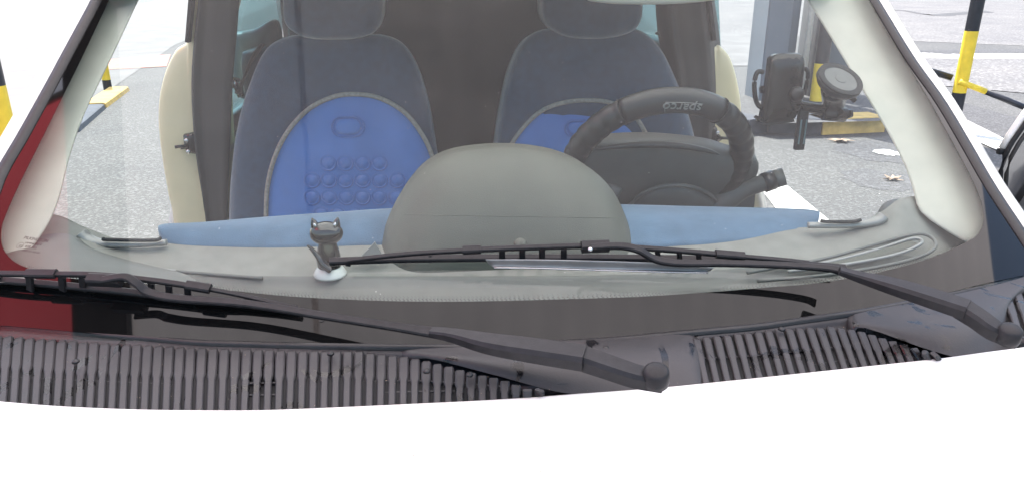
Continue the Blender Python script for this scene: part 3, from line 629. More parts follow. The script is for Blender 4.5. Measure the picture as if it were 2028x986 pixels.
# ---- inner pillar trims
def trim(inn, out, d=.03):
    a = cr([p for p in inn], 24); b = cr([p for p in out], 24)
    s = 1 if a[0].x > 0 else -1; rows = [[p+V((s*.04, .03, 0)) for p in a], a, [lerp(p, q, .3)+V((0, -.001, .001)) for p, q in zip(a, b)], [lerp(p, q, .7) for p, q in zip(a, b)], b, [q+V((0, .02, -.02)) for q in b]]
    return sheet('pillar_trim', rows, M_trim, CAR, nv=21)
ti = [(1560, -60), (1598, 0), (1645, 75), (1690, 150), (1745, 240), (1788, 320), (1808, 375), (1822, 418), (1870, 455), (1925, 486)]
to = [(1735, -60), (1760, 10), (1805, 90), (1850, 170), (1900, 260), (1940, 330), (1965, 380), (1985, 440), (1990, 480), (1980, 505)]
trim([G(x, y, -.045) for x, y in ti], [G(x, y, -.022) for x, y in to])
ti = [(305, -60), (275, 0), (240, 75), (205, 148), (165, 232), (137, 315), (120, 385), (100, 436), (72, 480), (30, 530)]
to = [(190, -60), (165, 0), (125, 80), (85, 160), (45, 245), (5, 330), (-15, 390), (-30, 450), (-40, 500), (-20, 540)]
trim([G(x, y, -.045) for x, y in ti], [G(x, y, -.022) for x, y in to])
# ---- dashboard
DX = [-60, 40, 110, 170, 240, 320, 450, 600, 800, 1000, 1200, 1400, 1560, 1625, 1690, 1745, 1790, 1850, 1930, 2030]
rear = [430, 432, 430, 455, 478, 480, 478, 470, 465, 462, 462, 462, 455, 452, 446, 425, 396, 398, 430, 440]
rz = [1.13, 1.125, 1.12, 1.10, 1.078, 1.075, 1.075, 1.075, 1.075, 1.075, 1.075, 1.075, 1.078, 1.08, 1.09, 1.11, 1.13, 1.12, 1.08, 1.03]
r0 = [Z(x, y, z) for x, y, z in zip(DX, rear, rz)]
lipy = [545, 545, 548, 548, 548, 548, 548, 549, 549, 549, 547, 538, 525, 518, 512, 508, 508, 515, 520, 525]
lipz = [1.09, 1.085, 1.08, 1.072, 1.066, 1.062, 1.06, 1.06, 1.06, 1.06, 1.06, 1.06, 1.062, 1.065, 1.068, 1.070, 1.070, 1.060, 1.04, 1.0]
r1 = [Z(x, y, z) for x, y, z in zip(DX, lipy, lipz)]
frz = [p + V((0, -.0, 0)) for p in r1]
r2 = [Z(x, y+34 if 100 < x < 1900 else y+20, z-.012) for x, y, z in zip(DX, lipy, lipz)]
r3 = [Z(x, y+95, z-.030) for x, y, z in zip(DX, lipy, lipz)]
def between(a, b, t, up=0): return [lerp(p, q, t)+V((0, 0, up)) for p, q in zip(a, b)]
rb = [p+V((0, .05, -.10)) for p in r0]
dash = sheet('dashboard', [rb, [p+V((0, .012, -.01)) for p in r0], r0, between(r0, r1, .33, .002), between(r0, r1, .7, .001), r1], M_dash2, CAR, nu=110, nv=30)
sheet('dash_front_lip', [[p+V((0, .004, -.010)) for p in r1], [p+V((0, 0, .002)) for p in r1], [p+V((0, -.006, .001)) for p in r1], between(r1, r2, .5, -.002), r2, r3], M_dash, CAR, nu=110, nv=24)
# end pods that climb to the pillars
def pod(pts):
    return sheet('dash_end', pts, M_dash, CAR, nu=22, nv=18)
pod([[Y(x, y, 1.33) for x, y in ((1722, 452), (1738, 420), (1752, 402), (1778, 394), (1812, 399), (1880, 430), (1960, 470))],
     [Y(x, y, 1.28) for x, y in ((1715, 462), (1738, 432), (1758, 413), (1790, 404), (1830, 415), (1890, 445), (1965, 480))],
     [Y(x, y, 1.21) for x, y in ((1690, 482), (1735, 458), (1772, 445), (1815, 440), (1860, 448), (1905, 468), (1975, 495))],
     [Y(x, y, 1.15) for x, y in ((1640, 503), (1710, 490), (1770, 480), (1830, 478), (1885, 485), (1925, 500), (1985, 515))],
     [Y(x, y, 1.09) for x, y in ((1560, 535), (1660, 522), (1760, 515), (1840, 515), (1900, 515), (1940, 525), (1990, 535))],
     [Y(x, y, 1.03) for x, y in ((1500, 580), (1650, 570), (1760, 560), (1850, 548), (1910, 545), (1950, 550), (2000, 560))]])
pod([[Y(x, y, 1.29) for x, y in ((-40, 470), (20, 440), (70, 433), (105, 432), (135, 438), (158, 455), (172, 480))],
     [Y(x, y, 1.24) for x, y in ((-50, 480), (15, 455), (65, 443), (108, 441), (140, 450), (163, 468), (185, 492))],
     [Y(x, y, 1.17) for x, y in ((-60, 500), (10, 475), (60, 465), (108, 464), (150, 472), (185, 492), (235, 510))],
     [Y(x, y, 1.12) for x, y in ((-70, 515), (0, 495), (55, 488), (110, 490), (165, 498), (225, 513), (310, 528))],
     [Y(x, y, 1.07) for x, y in ((-80, 535), (-5, 520), (50, 515), (115, 518), (190, 525), (270, 535), (380, 548))],
     [Y(x, y, 1.00) for x, y in ((-90, 575), (-10, 560), (50, 558), (120, 565), (200, 575), (290, 585), (420, 600))]])
# defroster slots: raised ring and sunken slot
def ring(pts, r, m, nm='vent_ring', h=None):
    return tube(nm, [Z(x, y, z) for x, y, z in pts], r, m, CAR, 8, 60)
ring([(1480, 540, 1.064), (1560, 525, 1.068), (1640, 510, 1.073), (1720, 488, 1.082), (1790, 468, 1.093), (1830, 464, 1.097), (1852, 478, 1.094), (1845, 497, 1.089), (1800, 515, 1.081), (1720, 532, 1.074), (1620, 546, 1.068), (1500, 556, 1.06)], .0028, M_dash)
ring([(1560, 532, 1.068), (1660, 514, 1.073), (1740, 493, 1.081), (1800, 474, 1.092), (1822, 474, 1.094), (1822, 484, 1.092), (1780, 502, 1.083), (1700, 519, 1.075), (1600, 533, 1.068), (1560, 537, 1.066)], .0026, M_silver)
sheet('vent_slot', [[Z(x, y, z) for x, y, z in ((1570, 531, 1.068), (1660, 516, 1.073), (1740, 495, 1.082), (1805, 477, 1.093))], [Z(x, y, z-.001) for x, y, z in ((1575, 536, 1.068), (1670, 522, 1.073), (1755, 503, 1.081), (1818, 482, 1.092))]], M_hood, CAR, nu=20, nv=4)
ring([(520, 550, 1.063), (400, 541, 1.066), (280, 531, 1.071), (200, 521, 1.077), (150, 513, 1.082), (122, 514, 1.084), (118, 526, 1.082), (135, 540, 1.078), (200, 552, 1.07)], .003, M_dash)
ring([(480, 547, 1.064), (380, 539, 1.067), (270, 530, 1.072), (190, 521, 1.078), (152, 517, 1.081), (150, 524, 1.08), (172, 538, 1.076), (220, 546, 1.071)], .0026, M_silver)
# silver ledges at both ends of the blue band
for pts in ([(160, 462, 1.102), (175, 474, 1.092), (205, 482, 1.086), (260, 484, 1.084), (330, 480, 1.084)], [(1748, 428, 1.112), (1735, 438, 1.104), (1700, 444, 1.098), (1660, 446, 1.096), (1600, 446, 1.094)]):
    tube('dash_ledge', [Z(x, y, z) for x, y, z in pts], [.012, .011, .0085, .0075, .007], M_silver, CAR, 14, 40, flat=.7)
for pts in ([(205, 473, 1.096), (215, 475, 1.095), (300, 476, 1.093), (318, 472, 1.093)], [(1625, 437, 1.105), (1640, 439, 1.104), (1690, 439, 1.105), (1705, 435, 1.108)]):
    tube('ledge_groove', [Z(x, y, z) for x, y, z in pts], .003, M_dark, CAR, 8, 20)
# blue fabric band across the dash
T1 = [(318, 447), (330, 443), (400, 440), (520, 430), (650, 421), (770, 413), (1000, 402), (1230, 405), (1350, 408), (1480, 411), (1590, 414), (1618, 418)]
B1 = [(318, 478), (332, 486), (400, 491), (520, 492), (650, 489), (770, 486), (1000, 484), (1250, 489), (1350, 486), (1480, 478), (1580, 464), (1618, 450)]
top = [Y(x, y, 1.27) for x, y in T1]; bot = [Z(x, y, 1.072) for x, y in B1]
rows = []
for t in [i/11 for i in range(12)]:
    r = []
    for a, b in zip(top, bot):
        p = lerp(a, b, t); bul = sin(t*pi)*.012; r.append(p+V((0, -bul*.6, bul)))
    rows.append(r)
rows = [[p+V((0, .05, -.05)) for p in top], [p+V((0, .02, -.012)) for p in top]]+rows+[[p+V((0, .004, -.012)) for p in bot]]
band = sheet('fabric_band', rows, M_band, CAR, nu=70)
for side in (0, -1):
    e = [r[side] for r in rows[1:]]; cen = sum(e, V())/len(e)+V((-.006 if side == 0 else .006, .01, -.004)); bm = bmesh.new()
    cv = bm.verts.new(cen); ev = [bm.verts.new(p) for p in e]
    for i in range(len(ev)-1): bm.faces.new((cv, ev[i], ev[i+1]))
    link('band_end', bm, M_band, CAR)
# instrument hood in the middle
AR = [(742, 520), (752, 485), (762, 450), (778, 410), (800, 372), (835, 332), (880, 307), (940, 295), (1010, 292), (1080, 299), (1135, 315), (1180, 342), (1215, 380), (1236, 425), (1250, 470), (1258, 520)]
arch = cr([Y(x, y, 1.21) for x, y in AR], 44)
tipc = V((arch[0].x*.5+arch[-1].x*.5, 1.0, 1.06)); rows = []
for k in range(15):
    s = k/14; a = sin(s*pi/2); hz = lerp(.02, 1, a**.8); wz = lerp(.72, 1, a**.8)
    rows.append([V((lerp(tipc.x, p.x, wz), lerp(1.075, 1.21, s**1.3), 1.045+(p.z-1.045)*hz)) for p in arch])
rows.append([V((lerp(tipc.x, p.x, .985), 1.225, 1.045+(p.z-1.045)*.985)) for p in arch]); rows.append([V((lerp(tipc.x, p.x, .95), 1.27, 1.04+(p.z-1.04)*.93)) for p in arch])
rows.append([V((lerp(tipc.x, p.x, .8), 1.26, 1.02+(p.z-1.04)*.6)) for p in arch])
hood = sheet('instrument_hood', rows, M_hood, CAR, nv=40)
from mathutils.bvhtree import BVHTree
def hitter(o):
    me = o.data; t = BVHTree.FromPolygons([v.co for v in me.vertices], [p.vertices for p in me.polygons])
    def f(px, py, off=0): p, n, i, d = t.ray_cast(CP, ray(px, py).normalized()); return p+(n if n.dot(ray(px, py)) < 0 else -n)*off
    return f
hh = hitter(hood); tube('hood_seam', [hh(x, lerp(425, 432, (x-790)/440), .0001) for x in range(800, 1232, 12)], .0005, M_hood, hood, 6)
lathe('sensor_button', [(0, .004), (.006, .003), (.0085, .0012), (.010, 0)], hh(1030, 480), V((0, -.7, .7)), M_hood, hood, 18)
# ---- steering wheel
SC = Y(1299, 331, 1.41); un = V((1, 0, 0)); vn = V((0, -.50, .866)).normalized(); nn_ = V((0, .866, .50)).normalized(); RR = .164
SW = empty('steering_wheel', tuple(SC)); SW.parent = CAR
def rim(a0, a1, r, mod, m, nm):
    bm = bmesh.new(); n = max(8, int(abs(a1-a0)/3)*(3 if mod else 1)); rows = []
    for i in range(n+1):
        a = radians(lerp(a0, a1, i/n)); rad = un*cos(a)+vn*sin(a); c = SC+rad*RR; rows_ = []
        k = 1+(  .09*abs(sin(a*20)) if mod else 0)
        for j in range(14):
            b = 2*pi*j/14; inn = .5-.5*cos(b); rows_.append(c+rad*(cos(b)*r*(1+(k-1)*(1 if cos(b) > -.2 else .3)))+nn_*(sin(b)*r*(k if mod else 1)))
        rows.append(rows_)
    vv = grid(bm, rows, True)
    if abs(a1-a0) < 359: bm.faces.new(vv[0]); bm.faces.new(vv[-1][::-1])
    return link(nm, bm, m, SW)
rim(58, 122, .0235, False, M_wheel, 'rim_cover'); rim(122.5, 238, .0222, True, M_wheel, 'rim_grip'); rim(-58, 57.5, .0222, True, M_wheel, 'rim_grip'); rim(238.5, 301.5, .02, False, M_wheel, 'rim_cover')
for a in (57.5, 122.5):
    a = radians(a); rad = un*cos(a)+vn*sin(a); c = SC+rad*RR
    tube('seam', [c+rad*cos(b)*.0241+nn_*sin(b)*.0241 for b in [2*pi*j/16 for j in range(17)]], .0011, M_rubber, SW, 6)
def wp(px, py, off=0):
    """point in the wheel plane under a pixel"""
    d = ray(px, py); o = SC-nn_*off; t = (o-CP).dot(nn_)/d.dot(nn_); return CP+d*t
hub = pillow('hub', [wp(x, y, .01) for x, y in ((1168, 297), (1210, 290), (1300, 288), (1400, 298), (1450, 312), (1500, 322), (1500, 352), (1460, 380), (1440, 430), (1400, 470), (1240, 470), (1190, 420), (1130, 370), (1125, 330))], nn_*.035, M_hub, SW, .010, 6, 50)
tube('hub_trim', [wp(x, y, .024) for x, y in ((1172, 298), (1220, 291), (1290, 287), (1350, 290), (1400, 299), (1425, 307))], [.002, .006, .008, .008, .006, .002], M_wheel, SW, 12, 40, flat=.8)
tube('shroud_arch', [wp(x, y, .03) for x, y in ((1235, 420), (1270, 385), (1310, 370), (1355, 368), (1400, 382), (1440, 420))], .004, M_hub, SW, 10, 30)
pillow('column_shroud', [wp(x, y, .03) for x, y in ((1240, 420), (1272, 388), (1312, 372), (1355, 370), (1400, 386), (1436, 420), (1430, 520), (1245, 520))], nn_*.05, M_hub, SW, .012, 6, 40)
# lettering on the rim cover, its top towards the driver
p = wp(1392, 208, .0246); q = wp(1318, 205, .0246)
text('lettering', 'sparco', .0265, p, q-p, -vn, M_letter, SW, .0006)
tube('lettering_frame', [wp(x, y, .0246) for x, y in ((1392, 207), (1360, 204), (1318, 203.5), (1316, 214), (1317, 224))], .0006, M_letter, SW, 6)
# stalk
tube('stalk_arm', [Y(1400, 420, 1.44), Y(1440, 395, 1.43), Y(1475, 375, 1.42), Y(1520, 360, 1.40)], [.024, .023, .018, .0165], M_hub, SW, 16, 20)
tube('stalk_grip', [Y(1512, 363, 1.40), Y(1532, 356, 1.40)], .0195, M_wheel, SW, 18)
tube('stalk_tip', [Y(1530, 357, 1.40), Y(1553, 350, 1.395)], [.0175, .018], M_hub, SW, 18)
tube('stalk_arm', [Y(1190, 365, 1.42), Y(1226, 385, 1.40)], .013, M_hub, SW, 14)
box('stalk_housing', Y(1462, 400, 1.45), (.055, .05, .07), M_hub, SW, bev=.012)
for c in list(COL.objects):
    if c.parent == SW: c.matrix_parent_inverse = Matrix.Translation(-SC)
# ---- seats
def seat(back, head, yb):
    root = empty('seat', (Y(back[3][0]+100, 400, yb).x, yb, .4)); root.parent = CAR
    bo = [Y(x, y, yb) for x, y in back]; 
    pillow('backrest', bo, V((0, .13, -.02)), M_seat, root, .035, 8, 90)
    pillow('headrest', [Y(x, y, yb-.01) for x, y in head], V((0, .09, 0)), M_seat, root, .03, 8, 50)
    cx_ = sum(p.x for p in bo)/len(bo)
    for s in (-.05, .05): tube('headrest_stem', [V((cx_+s, yb+.06, 1.2)), V((cx_+s, yb+.06, 1.42))], .006, M_chrome, root, 8)
    box('cushion', (cx_, yb-.22, .52), (.46, .50, .17), M_seat, root, bev=.05)
    for c in list(COL.objects):
        if c.parent == root: c.matrix_parent_inverse = Matrix.Translation(-root.location)
YS = 1.92
seat([(446, 700), (449, 440), (455, 330), (468, 240), (492, 160), (520, 100), (556, 74), (610, 66), (700, 66), (758, 68), (798, 86), (826, 130), (848, 200), (862, 280), (871, 350), (874, 440), (872, 700)],
     [(560, -80), (558, 0), (562, 45), (585, 68), (620, 79), (690, 80), (738, 68), (756, 40), (759, 0), (756, -80)], YS)
seat([(985, 700), (984, 440), (984, 300), (998, 200), (1015, 130), (1040, 80), (1075, 58), (1130, 54), (1220, 54), (1270, 58), (1310, 92), (1340, 150), (1366, 220), (1384, 300), (1390, 440), (1392, 700)],
     [(1076, -80), (1074, 0), (1078, 40), (1100, 66), (1135, 78), (1200, 79), (1250, 66), (1271, 42), (1275, 0), (1272, -80)], YS-.02)
def pad(arch_, oval, bumps, label):
    f = YS-.052; root = empty('seat_pad', tuple(Y(arch_[4][0], 430, f)))
    a = [Y(x, y, f) for x, y in arch_]
    pillow('pad_panel', a, V((0, .03, 0)), M_pad, root, .006, 5, 90, c=Y((arch_[0][0]+arch_[-1][0])/2, 420, f))
    tube('piping', [p+V((0, -.002, 0)) for p in a[1:-1]], .0055, M_pipe, root, 8, 90)
    x0, y0_, x1, y1 = oval; r = (y1-y0_)/2; ov = []
    for i in range(40):
        t = 2*pi*i/40; cx_ = (x1-r) if cos(t) > 0 else (x0+r); ov.append(Y(cx_+cos(t)*r, (y0_+y1)/2-sin(t)*r, f-.008))
    tube('badge_ring', ov+[ov[0]], .0022, M_bump, root, 8)
    cen = sum(ov, V())/40; pillow('badge', [cen+(p-cen)*.8 for p in ov], V((0, .008, 0)), M_pad, root, .004, 3)
    proto = None
    for (bx, by) in bumps:
        c = Y(bx, by, f-.006)
        if proto is None:
            R = .0185
            o = lathe('bubble', [(R*1.12, -.004), (R*1.06, .001), (R*.98, .0028), (R*.9, .0), (R*.78, .0006), (R*.6, .0034), (R*.3, .0054), (0, .006)], V(), V((0, -1, .12)), M_bump, root, 24); proto = o; o.location = c
        else: o = proto.copy(); COL.objects.link(o); o.parent = root; o.location = c
    adopt(root); tag(root, label, 'seat cushion', 'blue massage pads on the front seats')
pad([(527, 700), (527, 430), (530, 370), (545, 310), (572, 258), (612, 216), (658, 193), (700, 187), (750, 194), (800, 222), (835, 265), (856, 310), (868, 370), (872, 430), (872, 700)], (657, 232, 721, 271),
    [(650, 323), (684, 323), (718, 323), (751, 323), (618, 357), (651, 357), (684, 357), (718, 357), (752, 357), (787, 357), (618, 391), (652, 391), (686, 391), (718, 391), (751, 391), (784, 391), (636, 424), (669, 424), (702, 424), (735, 424), (768, 424)],
    'blue bubbled massage pad with grey piping on the left seat behind the cat')
pad([(994, 700), (997, 430), (998, 350), (1010, 294), (1032, 258), (1068, 223), (1110, 205), (1160, 199), (1210, 204), (1250, 224), (1275, 258), (1290, 300), (1300, 360), (1305, 430), (1305, 700)], (1119, 239, 1178, 271),
    [(1110, 330), (1144, 330), (1178, 330), (1212, 330), (1080, 364), (1114, 364), (1148, 364), (1182, 364), (1216, 364)], 'blue massage pad on the right seat behind the steering wheel')
# ---- B pillars, jambs, cabin
def jamb(cream, s, latch, yj=2.0):
    pillow('door_jamb', [Y(x, y, yj) for x, y in cream], V((0, .25, 0)), M_jamb, CAR, .012, 6, 70, edge=.02)
    lt = pillow('striker_plate', [Y(x, y, yj-.03) for x, y in latch], V((0, .03, 0)), M_gloss, CAR, .003, 3)
    c = sum([Y(x, y, yj-.035) for x, y in latch], V())/len(latch)
    lathe('screw', [(0, .004), (.005, .0035), (.006, 0)], c+V((0, -.003, .014)), V((0, -1, 0)), M_chrome, lt, 12)
    lathe('screw', [(0, .004), (.005, .0035), (.006, 0)], c+V((0, -.003, -.014)), V((0, -1, 0)), M_chrome, lt, 12)
    tube('striker_bolt', [c+V((-s*.0, 0, 0)), c+V((s*.028, -.012, 0))], .004, M_gloss, lt, 8)
jamb([(384, -60), (374, 20), (371, 80), (348, 100), (328, 140), (316, 190), (314, 250), (322, 320), (334, 390), (345, 450), (370, 700), (470, 700), (440, 450), (420, 330), (412, 200), (416, 80), (440, -60)], -1,
     [(362, 268), (386, 264), (394, 285), (392, 308), (372, 304), (366, 296), (356, 298), (356, 291), (364, 288)])
jamb([(1395, -60), (1412, 80), (1428, 92), (1448, 118), (1462, 170), (1468, 225), (1460, 300), (1452, 380), (1440, 700), (1370, 700), (1375, 400), (1385, 200), (1380, 80), (1370, -60)], 1,
     [(1404, 254), (1420, 252), (1424, 264), (1433, 276), (1424, 283), (1422, 290), (1404, 292)])
for pts, yj in (([(376, -40), (366, 84), (372, 86), (384, -40)], 1.96), ([(1404, -40), (1411, 14), (1419, 80), (1413, 82), (1398, -40)], 1.96)):
    prism('window_seal', [Y(x, y, yj) for x, y in pts], V((0, .03, 0)), M_rubber, CAR)
# dark inner trim of the B pillars with its rubber lines
def btrim(a, b, yj):
    A_ = cr([Y(x, y, yj) for x, y in a], 20); B_ = cr([Y(x, y, yj) for x, y in b], 20)
    rows = [[p+V((0, .10, 0)) for p in A_]]
    for t, d in ((0, 0), (.06, -.012), (.12, -.014), (.18, -.002), (.3, -.006), (.5, -.012), (.7, -.006), (.8, -.014), (.95, -.008), (1, 0)): rows.append([lerp(p, q, t)+V((0, d, 0)) for p, q in zip(A_, B_)])
    sg = -1 if B_[0].x < 0 else 1; rows.append([p+V((sg*.05, .07, 0)) for p in B_]); sheet('pillar_panel', rows, M_dark, CAR)
btrim([(400, -60), (386, 60), (379, 150), (381, 230), (388, 310), (402, 400), (410, 470), (420, 700)], [(478, -60), (470, 60), (462, 150), (458, 230), (455, 310), (452, 400), (450, 470), (450, 700)], 1.97)
btrim([(1318, -60), (1322, 60), (1338, 150), (1345, 230), (1350, 310), (1350, 400), (1350, 470), (1350, 700)], [(1385, -60), (1404, 60), (1412, 150), (1413, 230), (1407, 300), (1400, 400), (1398, 470), (1395, 700)], 1.97)
for s in (-1, 1):
    sheet('quarter_panel', [[V((s*x, y, z)) for x, z in ((.69, 1.02), (.80, .92), (.84, .7), (.82, .3))] for y in (2.02, 2.3, 2.8, 3.2, 3.38)], M_bonnet, CAR, nu=12, nv=12, thick=.02)
    sheet('quarter_lining', [[V((s*x, y, z)) for x, z in ((.715, 1.08), (.72, 1.03), (.72, 1.0), (.66, .6))] for y in (2.12, 2.5, 3.0, 3.3)], M_tint, CAR, nu=12, nv=12, thick=.02)
    sheet('rear_side_window', [[V((s*x, y, z)) for y in (2.12, 2.5, 2.9, 3.15)] for x, z in ((.715, 1.07), (.695, 1.2), (.66, 1.44))], thin_glass('teal_side_glass', (.28, .50, .54), 1.2, .01) if s < 0 else MATS['teal_side_glass'], CAR, nu=8, nv=6)
    bm = bmesh.new(); box_bm(bm, V((s*.60, 2.45, 1.19)), (.10, .42, .16), None, .04); link('side_bolster', bm, M_tint, CAR)
    lathe('belt_anchor', [(0, .01), (.014, .008), (.016, 0)], V((s*.625, 2.1, 1.20)), V((-s, -1, .2)), M_chrome, CAR, 14)
tube('seat_belt', [Y(520, 88, 2.06), Y(498, 120, 2.04), Y(478, 170, 2.03), Y(472, 186, 2.02)], .012, M_dark, CAR, 8, 16, flat=.3)
tube('seat_belt', [Y(1300, 66, 2.06), Y(1322, 80, 2.04), Y(1338, 100, 2.03)], .010, M_steel, CAR, 8, 16, flat=.3)
box('rear_seat', (0, 2.75, .95), (1.2, .16, .9), M_dark, CAR, rot=Matrix.Rotation(radians(-10), 3, 'X'), bev=.05)
box('rear_cushion', (0, 2.5, .5), (1.2, .5, .2), M_dark, CAR, bev=.05)
box('parcel_shelf', (0, 3.05, 1.0), (1.3, .5, .03), M_dark, CAR)
box('rear_lining', (0, 3.24, 1.15), (1.4, .03, .7), M_dark, CAR)
box('headlining', (0, 2.4, 1.495), (1.30, 1.6, .02), M_trim, CAR)
pillow('side_bolster', [Y(x, y, 2.36) for x, y in [(464, 66), (500, 60), (545, 44), (552, 120), (520, 170), (492, 196), (470, 190), (460, 140)]], V((0, .05, 0)), M_tint, CAR, .02, 5, 40)
tube('belt_buckle', [Y(470, 172, 2.2), Y(478, 192, 2.2)], .010, M_chrome, CAR, 10)
# sun visor / headliner edge at the top
pillow('sun_visor', [Y(x, y, 1.50) for x, y in ((1160, -60), (1162, -5), (1185, 6), (1250, 10), (1340, 9), (1410, 2), (1430, -8), (1432, -60))], V((0, .015, 0)), M_trim, CAR, .006, 5, 40)
# ---- open doors
def door(s):
    root = empty('door', (s*.80, 1.15, .3)); root.parent = CAR
    if s > 0:
        fr_ = [(1979, 385), (1982, 340), (1990, 308), (2006, 280), (2034, 240), (2090, 165)]; yy = 1.36
        out = [Y(x, y, yy) for x, y in fr_]
    else:
        out = [V((-q.x, q.y, q.z)) for q in [Y(x, y, 1.36) for x, y in [(1979, 372), (1981, 330), (1992, 300), (2008, 272), (2030, 246), (2080, 190)]]]
    o0 = out[0]
    tube('window_seal', [o0+V((0, 0, -.10))]+out, .0045, M_rubber, root, 8)
    tube('inner_seal', [p+V((s*.010, -.004, -.004)) for p in [o0+V((0, 0, -.10))]+out], .004, M_dark, root, 8)
    tube('window_frame', [p+V((s*.002, .012, .010)) for p in out[2:]]+[out[-1]+V((s*.25, .3, .25))], .008, M_bonnet, root, 10)
    box('hinge_stop', out[2]+V((-s*.004, .008, .006)), (.012, .012, .012), M_rubber, root, bev=.003)
    inn = [p+V((s*.004, .002, -.004)) for p in out]
    far = out[-1]+V((s*.3, .32, .05))
    prism('window_glass', [inn[0]+V((0, 0, -.10))]+inn+[far, far+V((0, 0, -.32))], V((s*-.002, .004, 0)), mat('dark_door_glass', (.045, .042, .048), .12, coat=.5), root)
    prism('door_panel', [o0+V((0, 0, -.12)), far+V((0, 0, -.30)), far+V((0, 0, -.95)), V((o0.x, o0.y, .32))], V((s*-.03, .08, 0)), M_bonnet, root, bev=.01)
    prism('door_lining', [o0+V((s*.012, -.012, -.10)), far+V((s*.012, -.012, -.28)), far+V((s*.012, -.012, -.90)), V((o0.x+s*.012, o0.y-.012, .36))], V((s*-.01, .006, 0)), M_dark, root)
    for c in list(COL.objects):
        if c.parent == root: c.matrix_parent_inverse = Matrix.Translation(-root.location)
door(1)
dl = empty('door', (-.85, 1.1, .3)); dl.parent = CAR
prism('door_panel', [V((-.86, 1.08, .96)), V((-1.85, 1.0, .98)), V((-1.82, 1.0, .34)), V((-.86, 1.08, .32))], V((0, -.07, 0)), M_bonnet, dl, bev=.01)
prism('door_lining', [V((-.88, 1.085, .94)), V((-1.80, 1.005, .95)), V((-1.78, 1.005, .38)), V((-.88, 1.085, .36))], V((0, .012, 0)), M_dark, dl)
for c in list(COL.objects):
    if c.parent == dl: c.matrix_parent_inverse = Matrix.Translation(-dl.location)
# all direct car parts keep their place
for c in list(COL.objects):
    if c.parent == CAR and c.type == 'MESH': c.matrix_parent_inverse = Matrix.Translation(-CAR.location)
    elif c.parent == CAR: c.matrix_parent_inverse = Matrix.Translation(-CAR.location)
# ================================================================== THINGS IN THE CAR
# cat figurine
cb_ = Z(654, 543, 1.062); root = empty('cat_figurine', tuple(cb_)); sc = 1.0
u = Y(654, 425, cb_.y).z-cb_.z       # full height
bs = lathe('base', [(.026, 0), (.0255, .003), (.021, .010), (.014, .015), (0, .017)], cb_, V((0, 0, 1)), M_white, root, 32, sx=.95)
H = u
lathe('body', [(0, .006), (.013, .007), (.0175, .014), (.0182, .024), (.0165, .036), (.0138, .048), (.0118, .058), (.011, .066), (.011, .074)], cb_, V((0, 0, 1)), M_cat, root, 28)
lathe('collar', [(.0120, .0), (.0128, .001), (.0128, .003), (.012, .004)], cb_+V((0, 0, H-.044)), V((0, 0, 1)), M_chrome, root, 28)
hc = cb_+V((0, -.002, H-.028)); bm = bmesh.new(); bmesh.ops.create_uvsphere(bm, u_segments=28, v_segments=18, radius=1, matrix=Matrix.Translation(hc)@Matrix.Diagonal((.0245, .018, .0178, 1)))
bmesh.ops.remove_doubles(bm, verts=bm.verts, dist=1e-5); head_ = link('head', bm, M_cat, root)
for s in (-1, 1):
    bm = bmesh.new(); lathe_bm(bm, [(.0072, -.003), (.006, .004), (.0035, .010), (.001, .0145), (0, .015)], hc+V((s*.0145, 0, .010)), V((s*.28, 0, 1)), 14); link('ear', bm, M_cat, root)
    bm = bmesh.new(); lathe_bm(bm, [(.0035, 0), (.002, .005), (0, .008)], hc+V((s*.0135, -.0065, .0115)), V((s*.25, 0, 1)), 10); link('inner_ear', bm, M_chrome, root)
tube('tail', [cb_+V((x, y, z)) for x, y, z in ((.004, -.020, .014), (-.006, -.022, .024), (-.012, -.020, .036), (-.020, -.016, .046), (-.027, -.014, .052))], [.005, .0045, .004, .003, .0015], M_cat, root, 10, 24)
adopt(root); tag(root, 'glossy black cat figurine on a white base standing on the dashboard', 'figurine')
# crumpled foil-like triangle beside the hood
prism('paper_card', [Y(x, y, 1.10) for x, y in ((742, 480), (768, 522), (700, 524))], V((0, .004, 0)), M_silver)
tag(bpy.data.objects['paper_card'], 'small pale triangular card standing beside the instrument hood', 'card')
# phone holder
gp = G(1665, 157, -.004); gnn = gn(gp); root = empty('phone_holder', tuple(gp))
right = V((1, 0, 0)); axd = -gnn
cupo = gp
lathe('suction_rim', [(.040, .001), (.0415, .003), (.0415, .008), (.036, .016), (.026, .022), (.018, .030), (0, .031)], cupo, axd, M_black, root, 40)
lathe('suction_face', [(.0405, -.0004), (.030, -.0004), (.029, .0002), (.010, .0004), (.009, -.0004), (0, -.0004)], cupo, axd, mat('smoked_cup', (.12, .118, .11), .3), root, 40, sh=20, cap=False)
lathe('suction_band', [(.041, -.0012), (.0305, -.0012), (.0305, .0006), (.041, .0006)], cupo, axd, mat('cup_band', (.004, .004, .005), .6), root, 40, sh=30, cap=False)
lv = lambda x, y, d: Y(x, y, d)
tube('release_tab', [lv(1680, 188, 1.40), lv(1693, 200, 1.40)], .005, M_black, root, 8)
tube('clamp_body', [cupo+axd*.02, lv(1652, 200, 1.43), lv(1648, 222, 1.43)], [.024, .022, .018], M_gloss, root, 20, 12)
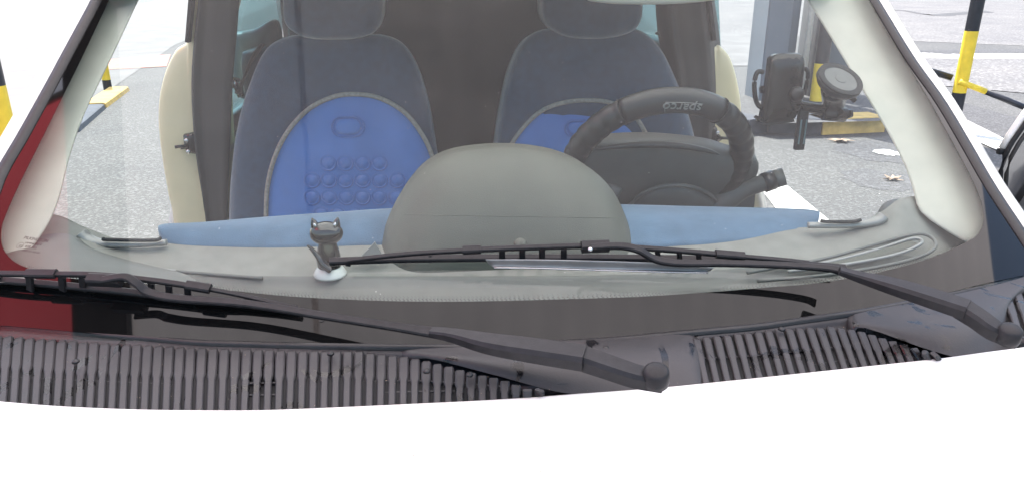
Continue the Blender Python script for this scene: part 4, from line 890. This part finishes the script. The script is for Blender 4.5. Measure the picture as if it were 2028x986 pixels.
tube('hinge_knob', [lv(1632, 224, 1.42), lv(1672, 228, 1.42)], .0145, M_gloss, root, 20)
tube('knob_end', [lv(1672, 228, 1.42), lv(1686, 225, 1.42)], [.010, .008], M_gloss, root, 12)
tube('arm', [lv(1640, 222, 1.43), lv(1605, 214, 1.43), lv(1578, 208, 1.43)], [.012, .010, .010], M_gloss, root, 14, 10)
tube('ball_joint', [lv(1572, 190, 1.42), lv(1575, 208, 1.42), lv(1570, 216, 1.42)], [.011, .012, .010], M_black, root, 14, 8)
lathe('joint_nut', [(0, .012), (.009, .010), (.014, .004), (.014, -.004)], lv(1578, 187, 1.41), V((.2, -1, .2)), M_black, root, 20)
pillow('cradle_back', [lv(x, y, 1.43) for x, y in ((1526, 118), (1540, 109), (1578, 107), (1590, 112), (1593, 130), (1588, 175), (1582, 215), (1570, 238), (1540, 243), (1514, 246), (1508, 240), (1515, 200), (1522, 150))], V((.0, .016, 0)), M_gloss, root, .014, 6, 60)
prism('cradle_foot', [lv(x, y, 1.425) for x, y in ((1509, 234), (1514, 244), (1572, 236), (1574, 242), (1516, 250), (1504, 238))], V((0, .03, 0)), M_black, root)
lg = [lv(x, y, 1.44) for x, y in ((1512, 144), (1501, 143), (1495, 158), (1494, 180), (1498, 202), (1506, 213), (1515, 211))]
tube('side_grip', lg, .0045, M_black, root, 10, 30)
tube('side_grip', [lv(1594, 136, 1.44), lv(1600, 144, 1.44), (lv(1598, 165, 1.44)), lv(1592, 188, 1.44)], .004, M_black, root, 10, 16)
tube('grip_arm', [lv(1508, 178, 1.45), lv(1530, 178, 1.45)], .012, M_black, root, 10, flat=.6)
ft = box('foot_leg', (lv(1587, 216, 1.43)+lv(1586, 298, 1.43))/2, (.0195, .012, .080), M_black, root, bev=.003)
for dx in (-.0052, .0052): box('leg_rib', (lv(1587, 235, 1.43)+lv(1586, 286, 1.43))/2+V((dx, -.0065, 0)), (.0028, .002, .048), mat('pale_teal_plastic', (.16, .24, .26), .3), root)
adopt(root); tag(root, 'black phone holder on a suction cup stuck inside the windscreen at right', 'phone holder')
